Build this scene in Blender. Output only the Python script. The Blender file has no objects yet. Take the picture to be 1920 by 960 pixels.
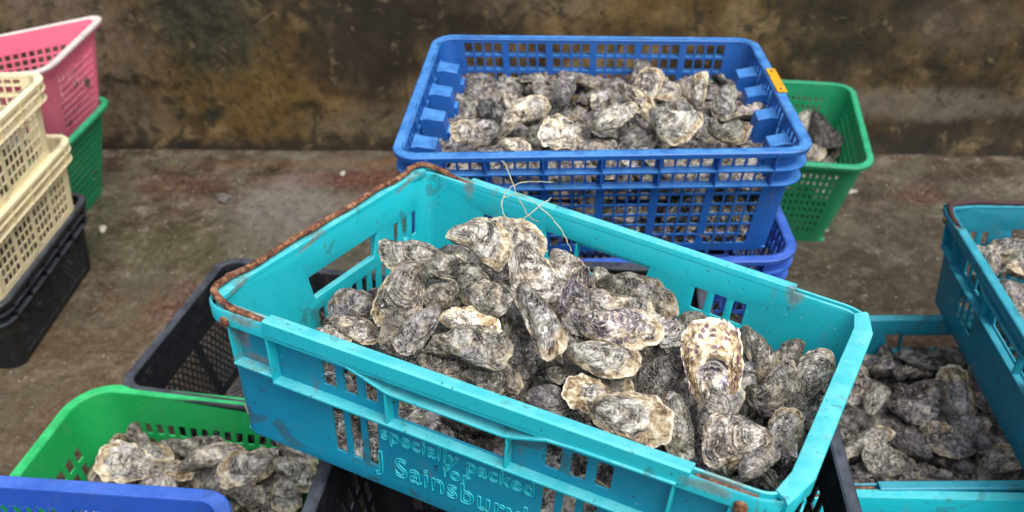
# Oyster crates on a wet concrete quay
import bpy, bmesh, math, random
import numpy as np
from mathutils import Vector, Matrix, Quaternion

R = math.radians
COL = bpy.context.scene.collection

# ------------------------------------------------------------------ helpers
def tag(o, label=None, cat=None, group=None, kind=None):
    if label: o['label'] = label
    if cat: o['category'] = cat
    if group: o['group'] = group
    if kind: o['kind'] = kind
    return o

def empty(name, loc=(0, 0, 0)):
    o = bpy.data.objects.new(name, None)
    o.location = loc
    o.empty_display_size = .05
    COL.objects.link(o)
    return o

def link(name, me, mat, parent=None, loc=None):
    o = bpy.data.objects.new(name, me)
    if mat is not None and len(me.materials) == 0:
        me.materials.append(mat)
    COL.objects.link(o)
    if parent is not None:
        o.parent = parent
    if loc is not None:
        o.location = loc
    return o

def mesh_from(verts, faces, smooth_angle=None, off=(0, 0, 0)):
    me = bpy.data.meshes.new('m')
    ox, oy, oz = off
    me.from_pydata([(v[0] - ox, v[1] - oy, v[2] - oz) for v in verts], [], faces)
    me.update()
    bm = bmesh.new(); bm.from_mesh(me)
    bmesh.ops.recalc_face_normals(bm, faces=bm.faces)
    bm.to_mesh(me); bm.free()
    if smooth_angle:
        me.shade_smooth()
        me.set_sharp_from_angle(angle=R(smooth_angle))
    return me

class MB:
    def __init__(s): s.v = []; s.f = []
    def add(s, vs, fs):
        n = len(s.v); s.v += [tuple(p) for p in vs]; s.f += [tuple(i + n for i in f) for f in fs]
    def box(s, fn, x0, x1, y0, y1, z0, z1):
        """box in any parameter space mapped by fn"""
        vs = [fn(x, y, z) for x in (x0, x1) for y in (y0, y1) for z in (z0, z1)]
        s.add(vs, [(0, 1, 3, 2), (4, 6, 7, 5), (0, 4, 5, 1), (2, 3, 7, 6), (0, 2, 6, 4), (1, 5, 7, 3)])

def tube(mb, pts, r, n=8, jit=0, seed=0, closed=False):
    rng = random.Random(seed)
    pts = [Vector(p) for p in pts]
    N = len(pts); rings = []
    up = Vector((0, 0, 1))
    for i, p in enumerate(pts):
        t = (pts[min(i + 1, N - 1)] - pts[max(i - 1, 0)]).normalized()
        a = t.cross(up)
        if a.length < 1e-3: a = t.cross(Vector((1, 0, 0)))
        a.normalize(); b = t.cross(a)
        ring = []
        for k in range(n):
            rr = r * (1 + (rng.random() - .5) * jit)
            th = 2 * math.pi * k / n
            ring.append(p + a * math.cos(th) * rr + b * math.sin(th) * rr)
        rings.append(ring)
    vs = [q for ring in rings for q in ring]
    fs = []
    for i in range(N - 1):
        for k in range(n):
            fs.append((i * n + k, i * n + (k + 1) % n, (i + 1) * n + (k + 1) % n, (i + 1) * n + k))
    fs.append(tuple(range(n))[::-1]); fs.append(tuple((N - 1) * n + k for k in range(n)))
    mb.add(vs, fs)

def smooth_path(pts, sub=6):
    """Catmull-Rom"""
    P = [Vector(p) for p in pts]; P = [P[0] * 2 - P[1]] + P + [P[-1] * 2 - P[-2]]
    out = []
    for i in range(1, len(P) - 2):
        for k in range(sub):
            t = k / sub
            out.append(.5 * ((2 * P[i]) + (P[i + 1] - P[i - 1]) * t + (2 * P[i - 1] - 5 * P[i] + 4 * P[i + 1] - P[i + 2]) * t * t + (3 * P[i] - P[i - 1] - 3 * P[i + 1] + P[i + 2]) * t ** 3))
    out.append(P[-2]); return out

# ------------------------------------------------------------------ node helpers
class NT:
    def __init__(s, name):
        s.m = bpy.data.materials.new(name); s.m.use_nodes = True
        s.t = s.m.node_tree; s.n = s.t.nodes
        s.b = s.n['Principled BSDF']; s.out = s.n['Material Output']
    def new(s, ty, **kw):
        n = s.n.new(ty)
        for k, v in kw.items(): setattr(n, k, v)
        return n
    def set(s, sock, v):
        if isinstance(v, (int, float)): sock.default_value = v
        elif isinstance(v, (tuple, list)):
            sock.default_value = tuple(v) if len(v) == len(sock.default_value) else tuple(v) + (1,)
        else: s.t.links.new(v, sock)
    def coord(s, kind='Object'):
        return s.new('ShaderNodeTexCoord').outputs[kind]
    def mapping(s, vec, scale=(1, 1, 1), loc=(0, 0, 0), rot=(0, 0, 0)):
        n = s.new('ShaderNodeMapping'); s.set(n.inputs['Vector'], vec)
        n.inputs['Scale'].default_value = scale; n.inputs['Rotation'].default_value = rot
        s.set(n.inputs['Location'], loc)
        return n.outputs[0]
    def noise(s, vec, scale, detail=4, rough=.55, dist=0, w=None, out='Fac'):
        n = s.new('ShaderNodeTexNoise', noise_dimensions='4D' if w is not None else '3D')
        s.set(n.inputs['Vector'], vec); n.inputs['Scale'].default_value = scale
        n.inputs['Detail'].default_value = detail; n.inputs['Roughness'].default_value = rough
        n.inputs['Distortion'].default_value = dist
        if w is not None: s.set(n.inputs['W'], w)
        return n.outputs[out]
    def voro(s, vec, scale, feature='F1', out='Distance', rand=1):
        n = s.new('ShaderNodeTexVoronoi', feature=feature)
        s.set(n.inputs['Vector'], vec); n.inputs['Scale'].default_value = scale
        n.inputs['Randomness'].default_value = rand
        return n.outputs[out]
    def math(s, op, a, b=None, c=None, clamp=False):
        n = s.new('ShaderNodeMath', operation=op, use_clamp=clamp)
        s.set(n.inputs[0], a)
        if b is not None: s.set(n.inputs[1], b)
        if c is not None: s.set(n.inputs[2], c)
        return n.outputs[0]
    def rng(s, v, a, b, c=0, d=1, smooth=True):
        n = s.new('ShaderNodeMapRange', interpolation_type='SMOOTHSTEP' if smooth else 'LINEAR')
        s.set(n.inputs['Value'], v)
        for k, x in zip(('From Min', 'From Max', 'To Min', 'To Max'), (a, b, c, d)): s.set(n.inputs[k], x)
        return n.outputs['Result']
    def mix(s, f, a, b, mode='MIX'):
        n = s.new('ShaderNodeMix', data_type='RGBA', blend_type=mode)
        s.set(n.inputs[0], f); s.set(n.inputs[6], a); s.set(n.inputs[7], b)
        return n.outputs[2]
    def ramp(s, v, stops):
        n = s.new('ShaderNodeValToRGB'); s.set(n.inputs[0], v)
        el = n.color_ramp.elements
        while len(el) < len(stops): el.new(.5)
        for e, (p, c) in zip(el, stops): e.position = p; e.color = tuple(c) + (1,)
        return n.outputs[0]
    def bump(s, h, strength=.5, dist=.002, normal=None):
        n = s.new('ShaderNodeBump'); s.set(n.inputs['Height'], h)
        s.set(n.inputs['Strength'], strength); n.inputs['Distance'].default_value = dist
        if normal is not None: s.set(n.inputs['Normal'], normal)
        return n.outputs[0]
    def attr(s, name, out='Fac'):
        n = s.new('ShaderNodeAttribute', attribute_name=name); return n.outputs[out]
    def sep(s, v):
        n = s.new('ShaderNodeSeparateXYZ'); s.set(n.inputs[0], v); return n.outputs
    def P(s, **kw):
        for k, v in kw.items():
            s.set(s.b.inputs[k.replace('_', ' ')], v)
        return s.m

def plastic(name, col, worn=None, rough=.42, dirt=.5, dirtcol=(.10, .075, .045), sss=.0, fade=.5):
    t = NT(name); v = t.coord('Object'); geo = t.new('ShaderNodeNewGeometry')
    big = t.noise(v, 6, 5, .6); mid = t.noise(v, 38, 6, .65); fine = t.noise(v, 260, 3, .6)
    worn = worn or tuple(min(1, c * .7 + .25) for c in col)
    c = t.mix(t.rng(big, .35, .7, 0, .35), col, tuple(x * .72 for x in col))
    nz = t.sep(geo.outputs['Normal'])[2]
    sky_wear = t.math('MULTIPLY', t.rng(nz, .3, .95), t.rng(mid, .25, .75, .3 * fade, fade))
    c = t.mix(sky_wear, c, worn)  # up-facing faces paler: wear and sky reflection both put into the colour
    streak = t.noise(t.mapping(v, (30, 30, 5)), 1.6, 5, .7)
    d = t.math('MULTIPLY', t.rng(streak, .56, .78), t.rng(mid, .38, .66), clamp=True)
    c = t.mix(t.math('MULTIPLY', d, dirt), c, t.mix(t.rng(big, .46, .58), dirtcol, (.20, .095, .045)))
    pm = t.math('MULTIPLY', t.rng(t.noise(v, 9, 3, .5, 1.5), .600, .615), t.rng(t.noise(v, 45, 5, .7), .42, .50))
    c = t.mix(t.math('MULTIPLY', pm, .75 * dirt, clamp=True), c, t.mix(.55, c, (.05, .06, .04)))
    specks = t.rng(t.noise(v, 150, 2, .5), .69, .73)
    c = t.mix(t.math('MULTIPLY', specks, .6 * dirt), c, (.03, .025, .02))
    wsp = t.rng(t.voro(v, 85), .10, .05)
    c = t.mix(t.math('MULTIPLY', wsp, t.rng(big, .45, .7, 0, .45)), c, (.7, .7, .66))
    t.P(Base_Color=c, Roughness=t.rng(mid, .3, .7, rough - .08, rough + .2), Normal=t.bump(t.math('ADD', t.math('MULTIPLY', mid, .8), t.math('MULTIPLY', fine, .25)), .35, .0012))
    if sss:
        t.b.inputs['Subsurface Weight'].default_value = sss
        t.b.inputs['Subsurface Radius'].default_value = (.2, .9, 1.0)
        t.b.inputs['Subsurface Scale'].default_value = .006
    return t.m

def stain(mat, places, col=(.17, .070, .028), amount=.55):
    """rust runs on the plastic round the metal fittings: places = (centre, radii) in the crate's own coordinates"""
    t = NT.__new__(NT); t.m = mat; t.t = mat.node_tree; t.n = t.t.nodes; t.b = t.n['Principled BSDF']
    v = t.coord('Object'); src = t.b.inputs['Base Color'].links[0].from_socket
    n = t.noise(v, 55, 6, .7); nn = t.math('MULTIPLY', t.math('SUBTRACT', n, .5), 2.4); c = src
    for (cx, cy, cz), rr in places:
        m = t.mapping(v, tuple(1 / r for r in rr), tuple(-a / r for a, r in zip((cx, cy, cz), rr)))
        ln = t.new('ShaderNodeVectorMath', operation='LENGTH'); t.set(ln.inputs[0], m)
        f = t.rng(t.math('ADD', ln.outputs['Value'], nn), 1.15, .35)
        c = t.mix(t.math('MULTIPLY', f, amount), c, t.mix(t.rng(n, .4, .6), col, tuple(a * 2.2 for a in col)))
    t.set(t.b.inputs['Base Color'], c)

def rust_material():
    t = NT('rust'); v = t.coord('Object')
    n = t.noise(v, 110, 8, .75); m = t.noise(v, 22, 4, .6)
    c = t.ramp(n, [(.34, (.022, .010, .010)), (.45, (.11, .038, .022)), (.54, (.27, .11, .05)), (.66, (.46, .29, .18))])
    c = t.mix(t.rng(m, .5, .75, 0, .5), c, (.20, .13, .12))
    return t.P(Base_Color=c, Roughness=.85, Normal=t.bump(t.noise(v, 160, 6, .7), .9, .0025))

M = {}
def make_materials():
    M['teal'] = plastic('teal_plastic', (.008, .50, .60), (.20, .74, .80), .4, .8, (.05, .10, .07), fade=.45)
    M['teal_main'] = plastic('teal_plastic_faded', (.012, .49, .58), (.26, .76, .80), .42, 1.0, (.05, .10, .07), fade=.55)
    M['teal_front_shade'] = plastic('teal_plastic_front_shade', (.003, .235, .37), (.06, .45, .58), .4, 1.2, (.05, .09, .07), fade=.4)  # darker, bluer copy: shade on the main crate's front wall put into the colour
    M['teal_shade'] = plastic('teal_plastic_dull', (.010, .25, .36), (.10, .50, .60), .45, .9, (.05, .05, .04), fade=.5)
    M['blue'] = plastic('blue_plastic', (.014, .110, .42), (.10, .34, .78), .38, .5, (.12, .11, .10), fade=.85)
    M['violet_blue'] = plastic('violet_blue_plastic', (.022, .095, .46), (.085, .20, .72), .38, .5, (.12, .11, .10), fade=.7)
    M['green'] = plastic('green_plastic', (.008, .27, .115), (.07, .56, .32), .4, .4, (.05, .06, .03), fade=.7)
    M['leaf_green'] = plastic('bright_green_plastic', (.010, .34, .085), (.06, .72, .26), .4, .3, (.05, .06, .03), fade=.8)
    M['pink'] = plastic('pink_plastic', (.97, .20, .33), (.95, .62, .66), .45, .35, (.35, .15, .13), fade=1.2)
    M['cream'] = plastic('cream_plastic', (.92, .80, .50), (.92, .86, .66), .5, .6, (.25, .17, .07), fade=.6)
    M['black'] = plastic('black_plastic', (.008, .010, .013), (.085, .098, .130), .40, .5, (.10, .09, .07), fade=1.0)
    M['rust'] = rust_material()

# ------------------------------------------------------------------ crates
class Crate:
    """Box with four rim corners and four bottom corners (front-left, front-right, back-right, back-left).
    All pieces are written in millimetre-true side coordinates: x along a side, z down from the rim, d inwards."""
    def __init__(s, name, rim, H, inset=.02, down=None, bottom=None, rc=.03, th=.0025):
        rim = [Vector(p) for p in rim]
        s.rim = rim; s.H = H; s.rc = rc; s.th = th
        s.n = (rim[1] - rim[0]).cross(rim[3] - rim[0]).normalized()
        dn = Vector(down) if down else -s.n * H
        s.L = ((rim[1] - rim[0]).length + (rim[2] - rim[3]).length) / 2
        s.W = ((rim[3] - rim[0]).length + (rim[2] - rim[1]).length) / 2
        if bottom: s.bot = [Vector(p) for p in bottom]
        else:
            c = sum(rim, Vector()) / 4; ex = (rim[1] - rim[0]).normalized(); ey = s.n.cross(ex)
            s.bot = []
            for p, (a, b) in zip(rim, ((1, 1), (-1, 1), (-1, -1), (1, -1))):
                s.bot.append(p + dn + ex * a * inset + ey * b * inset)
        s.org = sum(s.bot, Vector()) / 4
        s.root = empty(name, s.org)
    def at(s, x, y, t):
        """x, y in 0..1 over the footprint, t 0 rim .. 1 bottom"""
        def q(c): return c[0] * (1 - x) * (1 - y) + c[1] * x * (1 - y) + c[2] * x * y + c[3] * (1 - x) * y
        return q(s.rim) * (1 - t) + q(s.bot) * t
    def side_len(s, side): return s.L if side in ('front', 'back') else s.W
    def wrap(s, side):
        A = s.side_len(side); B = s.W if side in ('front', 'back') else s.L; rc = s.rc; H = s.H
        def f(x, z, d):
            u = x
            if u < rc:
                a = (rc - u) / rc; X = rc - (rc - d) * math.sin(a); Y = rc - (rc - d) * math.cos(a)
            elif u > A - rc:
                a = (u - A + rc) / rc; X = A - rc + (rc - d) * math.sin(a); Y = rc - (rc - d) * math.cos(a)
            else: X = u; Y = d
            t = z / H
            if side == 'front': return s.at(X / A, Y / B, t)
            if side == 'right': return s.at(1 - Y / B, X / A, t)
            if side == 'back': return s.at(1 - X / A, 1 - Y / B, t)
            return s.at(Y / B, 1 - X / A, t)
        return f
    def xs(s, side, n=4):
        A = s.side_len(side); rc = s.rc; h = rc * math.pi / 4
        return [rc - h + h * k / n for k in range(n)] + [rc], [A - rc] + [A - rc + h * (k + 1) / n for k in range(n)]
    def grid_wall(s, side, xo, zo, mat, z0=0, z1=None, th=None, skip=None, name='side_wall', rimband=None):
        """wall with rectangular openings: xo, zo lists of (start, end) openings"""
        z1 = z1 or s.H; th = th or s.th; f = s.wrap(side); a, b = s.xs(side)
        xb = sorted(set(a + b + [v for p in xo for v in p])); zb = sorted(set([z0, z1] + [v for p in zo for v in p]))
        ox = [any(p[0] - 1e-7 <= (xb[i] + xb[i + 1]) / 2 <= p[1] for p in xo) for i in range(len(xb) - 1)]
        oz = [any(p[0] - 1e-7 <= (zb[i] + zb[i + 1]) / 2 <= p[1] for p in zo) for i in range(len(zb) - 1)]
        nx, nz = len(xb), len(zb)
        solid = lambda i, j: 0 <= i < nx - 1 and 0 <= j < nz - 1 and not (ox[i] and oz[j] and not (skip and skip((xb[i] + xb[i + 1]) / 2, (zb[j] + zb[j + 1]) / 2)))
        vs = []; idx = {}
        def V(i, j, k):
            key = (i, j, k)
            if key not in idx: idx[key] = len(vs); vs.append(f(xb[i], zb[j], k * th))
            return idx[key]
        fs = []
        for i in range(nx - 1):
            for j in range(nz - 1):
                if not solid(i, j): continue
                fs.append((V(i, j, 0), V(i + 1, j, 0), V(i + 1, j + 1, 0), V(i, j + 1, 0)))
                fs.append((V(i, j, 1), V(i, j + 1, 1), V(i + 1, j + 1, 1), V(i + 1, j, 1)))
                if not solid(i - 1, j): fs.append((V(i, j, 0), V(i, j + 1, 0), V(i, j + 1, 1), V(i, j, 1)))
                if not solid(i + 1, j): fs.append((V(i + 1, j, 0), V(i + 1, j, 1), V(i + 1, j + 1, 1), V(i + 1, j + 1, 0)))
                if not solid(i, j - 1): fs.append((V(i, j, 0), V(i, j, 1), V(i + 1, j, 1), V(i + 1, j, 0)))
                if not solid(i, j + 1): fs.append((V(i, j + 1, 0), V(i + 1, j + 1, 0), V(i + 1, j + 1, 1), V(i, j + 1, 1)))
        return link(name, mesh_from(vs, fs, 35, s.org), mat, s.root)
    def sweep(s, prof, mat, name='rim', sides=('front', 'right', 'back', 'left'), ang=40, mb=None):
        """closed profile [(d, z), ...] swept round the rim"""
        rings = []
        for sd in sides:
            a, b = s.xs(sd, 5); f = s.wrap(sd); A = s.side_len(sd)
            mid = [s.rc + (A - 2 * s.rc) * k / 6 for k in range(1, 6)]
            xl = a + mid + b
            if len(sides) == 4: xl = xl[:-1]
            for x in xl: rings.append([f(x, z, d) for d, z in prof])
        n = len(prof); N = len(rings); vs = [p for r in rings for p in r]; fs = []
        rngN = N if len(sides) == 4 else N - 1
        for i in range(rngN):
            j = (i + 1) % N
            for k in range(n):
                fs.append((i * n + k, i * n + (k + 1) % n, j * n + (k + 1) % n, j * n + k))
        if len(sides) != 4: fs.append(tuple(range(n))); fs.append(tuple((N - 1) * n + k for k in range(n))[::-1])
        if mb is not None: mb.add(vs, fs); return None
        return link(name, mesh_from(vs, fs, ang, s.org), mat, s.root)
    def build(s, mb, name, mat, parent=None, ang=35, bevel=0):
        o = link(name, mesh_from(mb.v, mb.f, ang, s.org), mat, parent or s.root)
        if bevel:
            m = o.modifiers.new('b', 'BEVEL'); m.width = bevel; m.segments = 2; m.limit_method = 'ANGLE'; m.angle_limit = R(40)
        return o
    def floor(s, mat, holes=None, t=.985, th=.003, name='base'):
        """slotted bottom"""
        mb = MB(); L, W = s.L, s.W
        f = lambda x, y, z: s.at(x, y, t + z / s.H)
        nx, ny = holes or (0, 0)
        if not nx:
            mb.box(f, .01, .99, .01, .99, 0, th); return s.build(mb, name, mat)
        e = 0
        for i in range(nx + 1):
            x = .02 + .96 * i / nx; mb.box(f, max(.004, x - .0035 / L), min(.996, x + .0035 / L), .01, .99, 0, th)
        for j in range(ny + 1):
            y = .02 + .96 * j / ny; mb.box(f, .01, .99, max(.004, y - .0035 / W), min(.996, y + .0035 / W), .0004, th + .0005)
        return s.build(mb, name, mat)
    def lattice(s, side, mat, x0, x1, z0, z1, pitch, bar, th=.003, d0=0, name='mesh_panel', slope=1.0, parent=None):
        """diamond mesh between x0..x1, z0..z1 (side 'floor' = bottom)"""
        if side == 'floor':
            f = lambda x, z, d: s.at(x / s.L, z / s.W, .985 + d / s.H)
        else: f = s.wrap(side)
        mb = MB(); w = x1 - x0; h = z1 - z0
        for sg in (1, -1):
            c = -h * slope - pitch
            while c < w + h * slope + pitch:
                # line x = x0 + c + sg*slope*(z - z0)   clipped
                pts = []
                za, zb = 0.0, h
                xa, xb = c, c + sg * slope * h
                if sg < 0: xa, xb = c + h * slope, c
                # clip to 0..w
                def clip(xa, za, xb, zb):
                    if xa > xb: xa, za, xb, zb = xb, zb, xa, za
                    if xb <= 0 or xa >= w: return None
                    if xa < 0: t = (0 - xa) / (xb - xa); za += t * (zb - za); xa = 0
                    if xb > w: t = (w - xa) / (xb - xa); zb = za + t * (zb - za); xb = w
                    return xa, za, xb, zb
                r = clip(xa, za, xb, zb)
                c += pitch
                if not r: continue
                xa, za, xb, zb = r
                ln = math.hypot(xb - xa, zb - za)
                if ln < 1e-3: continue
                nxx, nzz = -(zb - za) / ln * bar / 2, (xb - xa) / ln * bar / 2
                dd = d0 + (0.0006 if sg > 0 else 0)
                q = [(xa + nxx, za + nzz), (xb + nxx, zb + nzz), (xb - nxx, zb - nzz), (xa - nxx, za - nzz)]
                vs = [f(x0 + a, z0 + min(max(b, 0), h), dd) for a, b in q] + [f(x0 + a, z0 + min(max(b, 0), h), dd + th) for a, b in q]
                mb.add(vs, [(0, 1, 2, 3), (7, 6, 5, 4), (0, 4, 5, 1), (1, 5, 6, 2), (2, 6, 7, 3), (3, 7, 4, 0)])
        return s.build(mb, name, mat, parent)
    def cut_wall(s, side, holes, mat, z1=None, th=None, bevel=.0006, name='side_wall', cornerflag=True):
        """moulded wall with free-form openings: holes = polygons [(x, z), ...] with rounded corners"""
        z1 = z1 or s.H; th = th or s.th; f = s.wrap(side); A = s.side_len(side); a, b = s.xs(side)
        cu = bpy.data.curves.new('c', 'CURVE'); cu.dimensions = '2D'; cu.fill_mode = 'BOTH'
        cu.extrude = th / 2 - bevel; cu.bevel_depth = bevel; cu.bevel_resolution = 1; cu.offset = -bevel
        def poly(pts):
            sp = cu.splines.new('POLY'); sp.points.add(len(pts) - 1)
            for p, q in zip(sp.points, pts): p.co = (q[0], -q[1], 0, 1)
            sp.use_cyclic_u = True
        poly([(a[0], 0), (b[-1], 0), (b[-1], z1), (a[0], z1)])
        for h in holes: poly(round_poly(h))
        ob = bpy.data.objects.new('c', cu); COL.objects.link(ob)
        bpy.context.view_layer.update()
        me = bpy.data.meshes.new_from_object(ob.evaluated_get(bpy.context.evaluated_depsgraph_get()))
        bpy.data.objects.remove(ob)
        bm = bmesh.new(); bm.from_mesh(me)
        bmesh.ops.remove_doubles(bm, verts=bm.verts, dist=1e-6)
        for x in a[1:] + b[:-1] + [A * .33, A * .5, A * .67]:
            bmesh.ops.bisect_plane(bm, geom=bm.verts[:] + bm.edges[:] + bm.faces[:], plane_co=(x, 0, 0), plane_no=(1, 0, 0), dist=1e-6)
        for v in bm.verts:
            p = f(v.co.x, -v.co.y, th / 2 - v.co.z)
            v.co = p - s.org
        bmesh.ops.recalc_face_normals(bm, faces=bm.faces)
        bm.to_mesh(me); bm.free(); me.materials.clear()
        me.shade_smooth(); me.set_sharp_from_angle(angle=R(35))
        return link(name, me, mat, s.root)
    def ribbon(s, mb, side, pts, out, th=.0028, d0=-.0004):
        """rib standing out from a wall along a polyline [(x, z), ...]"""
        f = s.wrap(side)
        for i, ((xa, za), (xb, zb)) in enumerate(zip(pts, pts[1:])):
            ln = math.hypot(xb - xa, zb - za); nx, nz = -(zb - za) / ln * th / 2, (xb - xa) / ln * th / 2
            e = .0004 * i
            vs = []
            for d in (d0 + .001, -out - e):
                vs += [f(xa + nx, za + nz, d), f(xb + nx, zb + nz, d), f(xb - nx, zb - nz, d), f(xa - nx, za - nz, d)]
            mb.add(vs, [(0, 1, 2, 3), (7, 6, 5, 4), (0, 4, 5, 1), (1, 5, 6, 2), (2, 6, 7, 3), (3, 7, 4, 0)])

def round_poly(pts, r=.0025, n=3):
    out = []; N = len(pts)
    for i in range(N):
        p = Vector(pts[i]); a = Vector(pts[i - 1]) - p; b = Vector(pts[(i + 1) % N]) - p
        rr = min(r, a.length * .4, b.length * .4); a.normalize(); b.normalize()
        A, B = p + a * rr, p + b * rr
        for k in range(n + 1):
            t = k / n
            out.append(tuple((A * (1 - t) ** 2 + p * 2 * t * (1 - t) + B * t * t)))
    return out

def rect(x0, x1, z0, z1): return [(x0, z0), (x1, z0), (x1, z1), (x0, z1)]

def rim_profile(out=.012, drop=.014, inn=.003, r=.002):
    """rounded lip: list of (d, z)"""
    return [(inn, 0 + r), (inn - r, -.0), (-out + r, -.0), (-out, r), (-out, drop), (-out + .0025, drop), (-out + .0025, .0035), (inn - .0005, .0035)]

def openings(x0, x1, groups, per, wide, bar):
    """openings in groups separated by wide bars"""
    out = []; gw = (x1 - x0 - wide * (groups - 1)) / groups; cw = (gw - bar * (per - 1)) / per
    for g in range(groups):
        for k in range(per):
            s = x0 + g * (gw + wide) + k * (cw + bar); out.append((s, s + cw))
    return out

CRATES = {}
def quad(z, *pts): return [(p[0], p[1], z if len(p) == 2 else p[2]) for p in pts]

def stacking_crate(key, name, rim, H, mat, inset=.02, fl=(.03, .058), groups=6, per=4, rows=8, egroups=4, style='grid', rc=.028, cut=None):
    """mesh stacking crate with two flanges below the rim and ribs between them"""
    c = Crate(name, rim, H, inset, rc=rc); CRATES[key] = c
    m = M[mat]; f1, f2 = fl
    for sd in ('front', 'right', 'back', 'left'):
        A = c.side_len(sd); g = groups if sd in ('front', 'back') else egroups
        x0 = max(c.rc + .004, .045)
        xo = openings(x0, A - x0, g, per, .013, .0035)
        zz = [(.009, f1 - .002), (f1 + .002, f2 - .002)]
        hh = (H - .012 - f2 - .004); rh = hh / rows
        zz += [(f2 + .004 + k * rh, f2 + .004 + (k + 1) * rh - .0035) for k in range(rows)]
        c.grid_wall(sd, xo, zz, m, th=.0028)
    c.sweep(rim_profile(.0135, .0095, .004), m, 'rim')
    mb = MB()
    for z in fl:
        c.sweep([(.001, z - .0012), (-.0150, z - .0014), (-.0150, z + .0014), (.001, z + .0012)], m, mb=mb)
    c.build(mb, 'flange', m)
    for sd in ('front', 'right', 'back', 'left'):
        A = c.side_len(sd); g = groups if sd in ('front', 'back') else egroups; x0 = max(c.rc + .004, .045)
        gw = (A - 2 * x0 - .013 * (g - 1)) / g
        for k in range(g + 1):
            x = x0 + k * (gw + .013) - .0065
            if k == 0: x = x0 - .004
            if k == g: x = A - x0 + .004
            mb = MB(); c.ribbon(mb, sd, [(x, .004), (x, fl[1])], .0145, .0025); c.build(mb, 'rib', m)
    c.floor(m, (14, 10))
    return c

def pillars(c, side, mat, xs, w=.034, dep=.022, z0=.022):
    """stack-nest columns standing inside an end wall"""
    for i, x in enumerate(xs):
        mb = MB(); f = c.wrap(side); z = z0
        prof = [(0.003, z), (dep * .35, z + .002), (dep * .95, z + .006), (dep, z + .014), (dep, c.H - .004), (.003, c.H - .004)]
        for (xa, xb, k) in ((x - w / 2, x + w / 2, 1),):
            n = len(prof)
            vs = [f(xa + (.005 if d > .004 else 0), zz, d) for d, zz in prof] + [f(xb - (.005 if d > .004 else 0), zz, d) for d, zz in prof]
            fs = [tuple(range(n)), tuple(range(n, 2 * n))[::-1]] + [(i, (i + 1) % n, n + (i + 1) % n, n + i) for i in range(n)]
            mb.add(vs, fs)
        mb.box(lambda a, b, z_: f(a, z_, b), x - w * .28, x + w * .28, dep - .001, dep + .006, z + .03, c.H - .006)
        c.build(mb, 'column', mat, bevel=.001)

def basket(key, name, rim, H, mat, inset, cols, ecols, rows, top=.05, rc=.045, bottom=None, bar=.007, out=.014):
    """tapered basket, small square holes"""
    c = Crate(name, rim, H, inset, bottom=bottom, rc=rc); CRATES[key] = c; m = M[mat]
    for sd in ('front', 'right', 'back', 'left'):
        A = c.side_len(sd); n = cols if sd in ('front', 'back') else ecols
        xo = openings(rc + .012, A - rc - .012, 1, n, 0, bar)
        rh = (H - top - .025) / rows
        zz = [(top + k * rh, top + (k + 1) * rh - bar) for k in range(rows)]
        c.grid_wall(sd, xo, zz, m, th=.0028)
    c.sweep([(.003, .0015), (.001, -.001), (-out + .003, 0), (-out, .003), (-out, .012), (-out + .0025, .012), (-out + .003, .004), (.0025, .005)], m, 'rim')
    c.floor(m, (16, 12))
    return c

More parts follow.
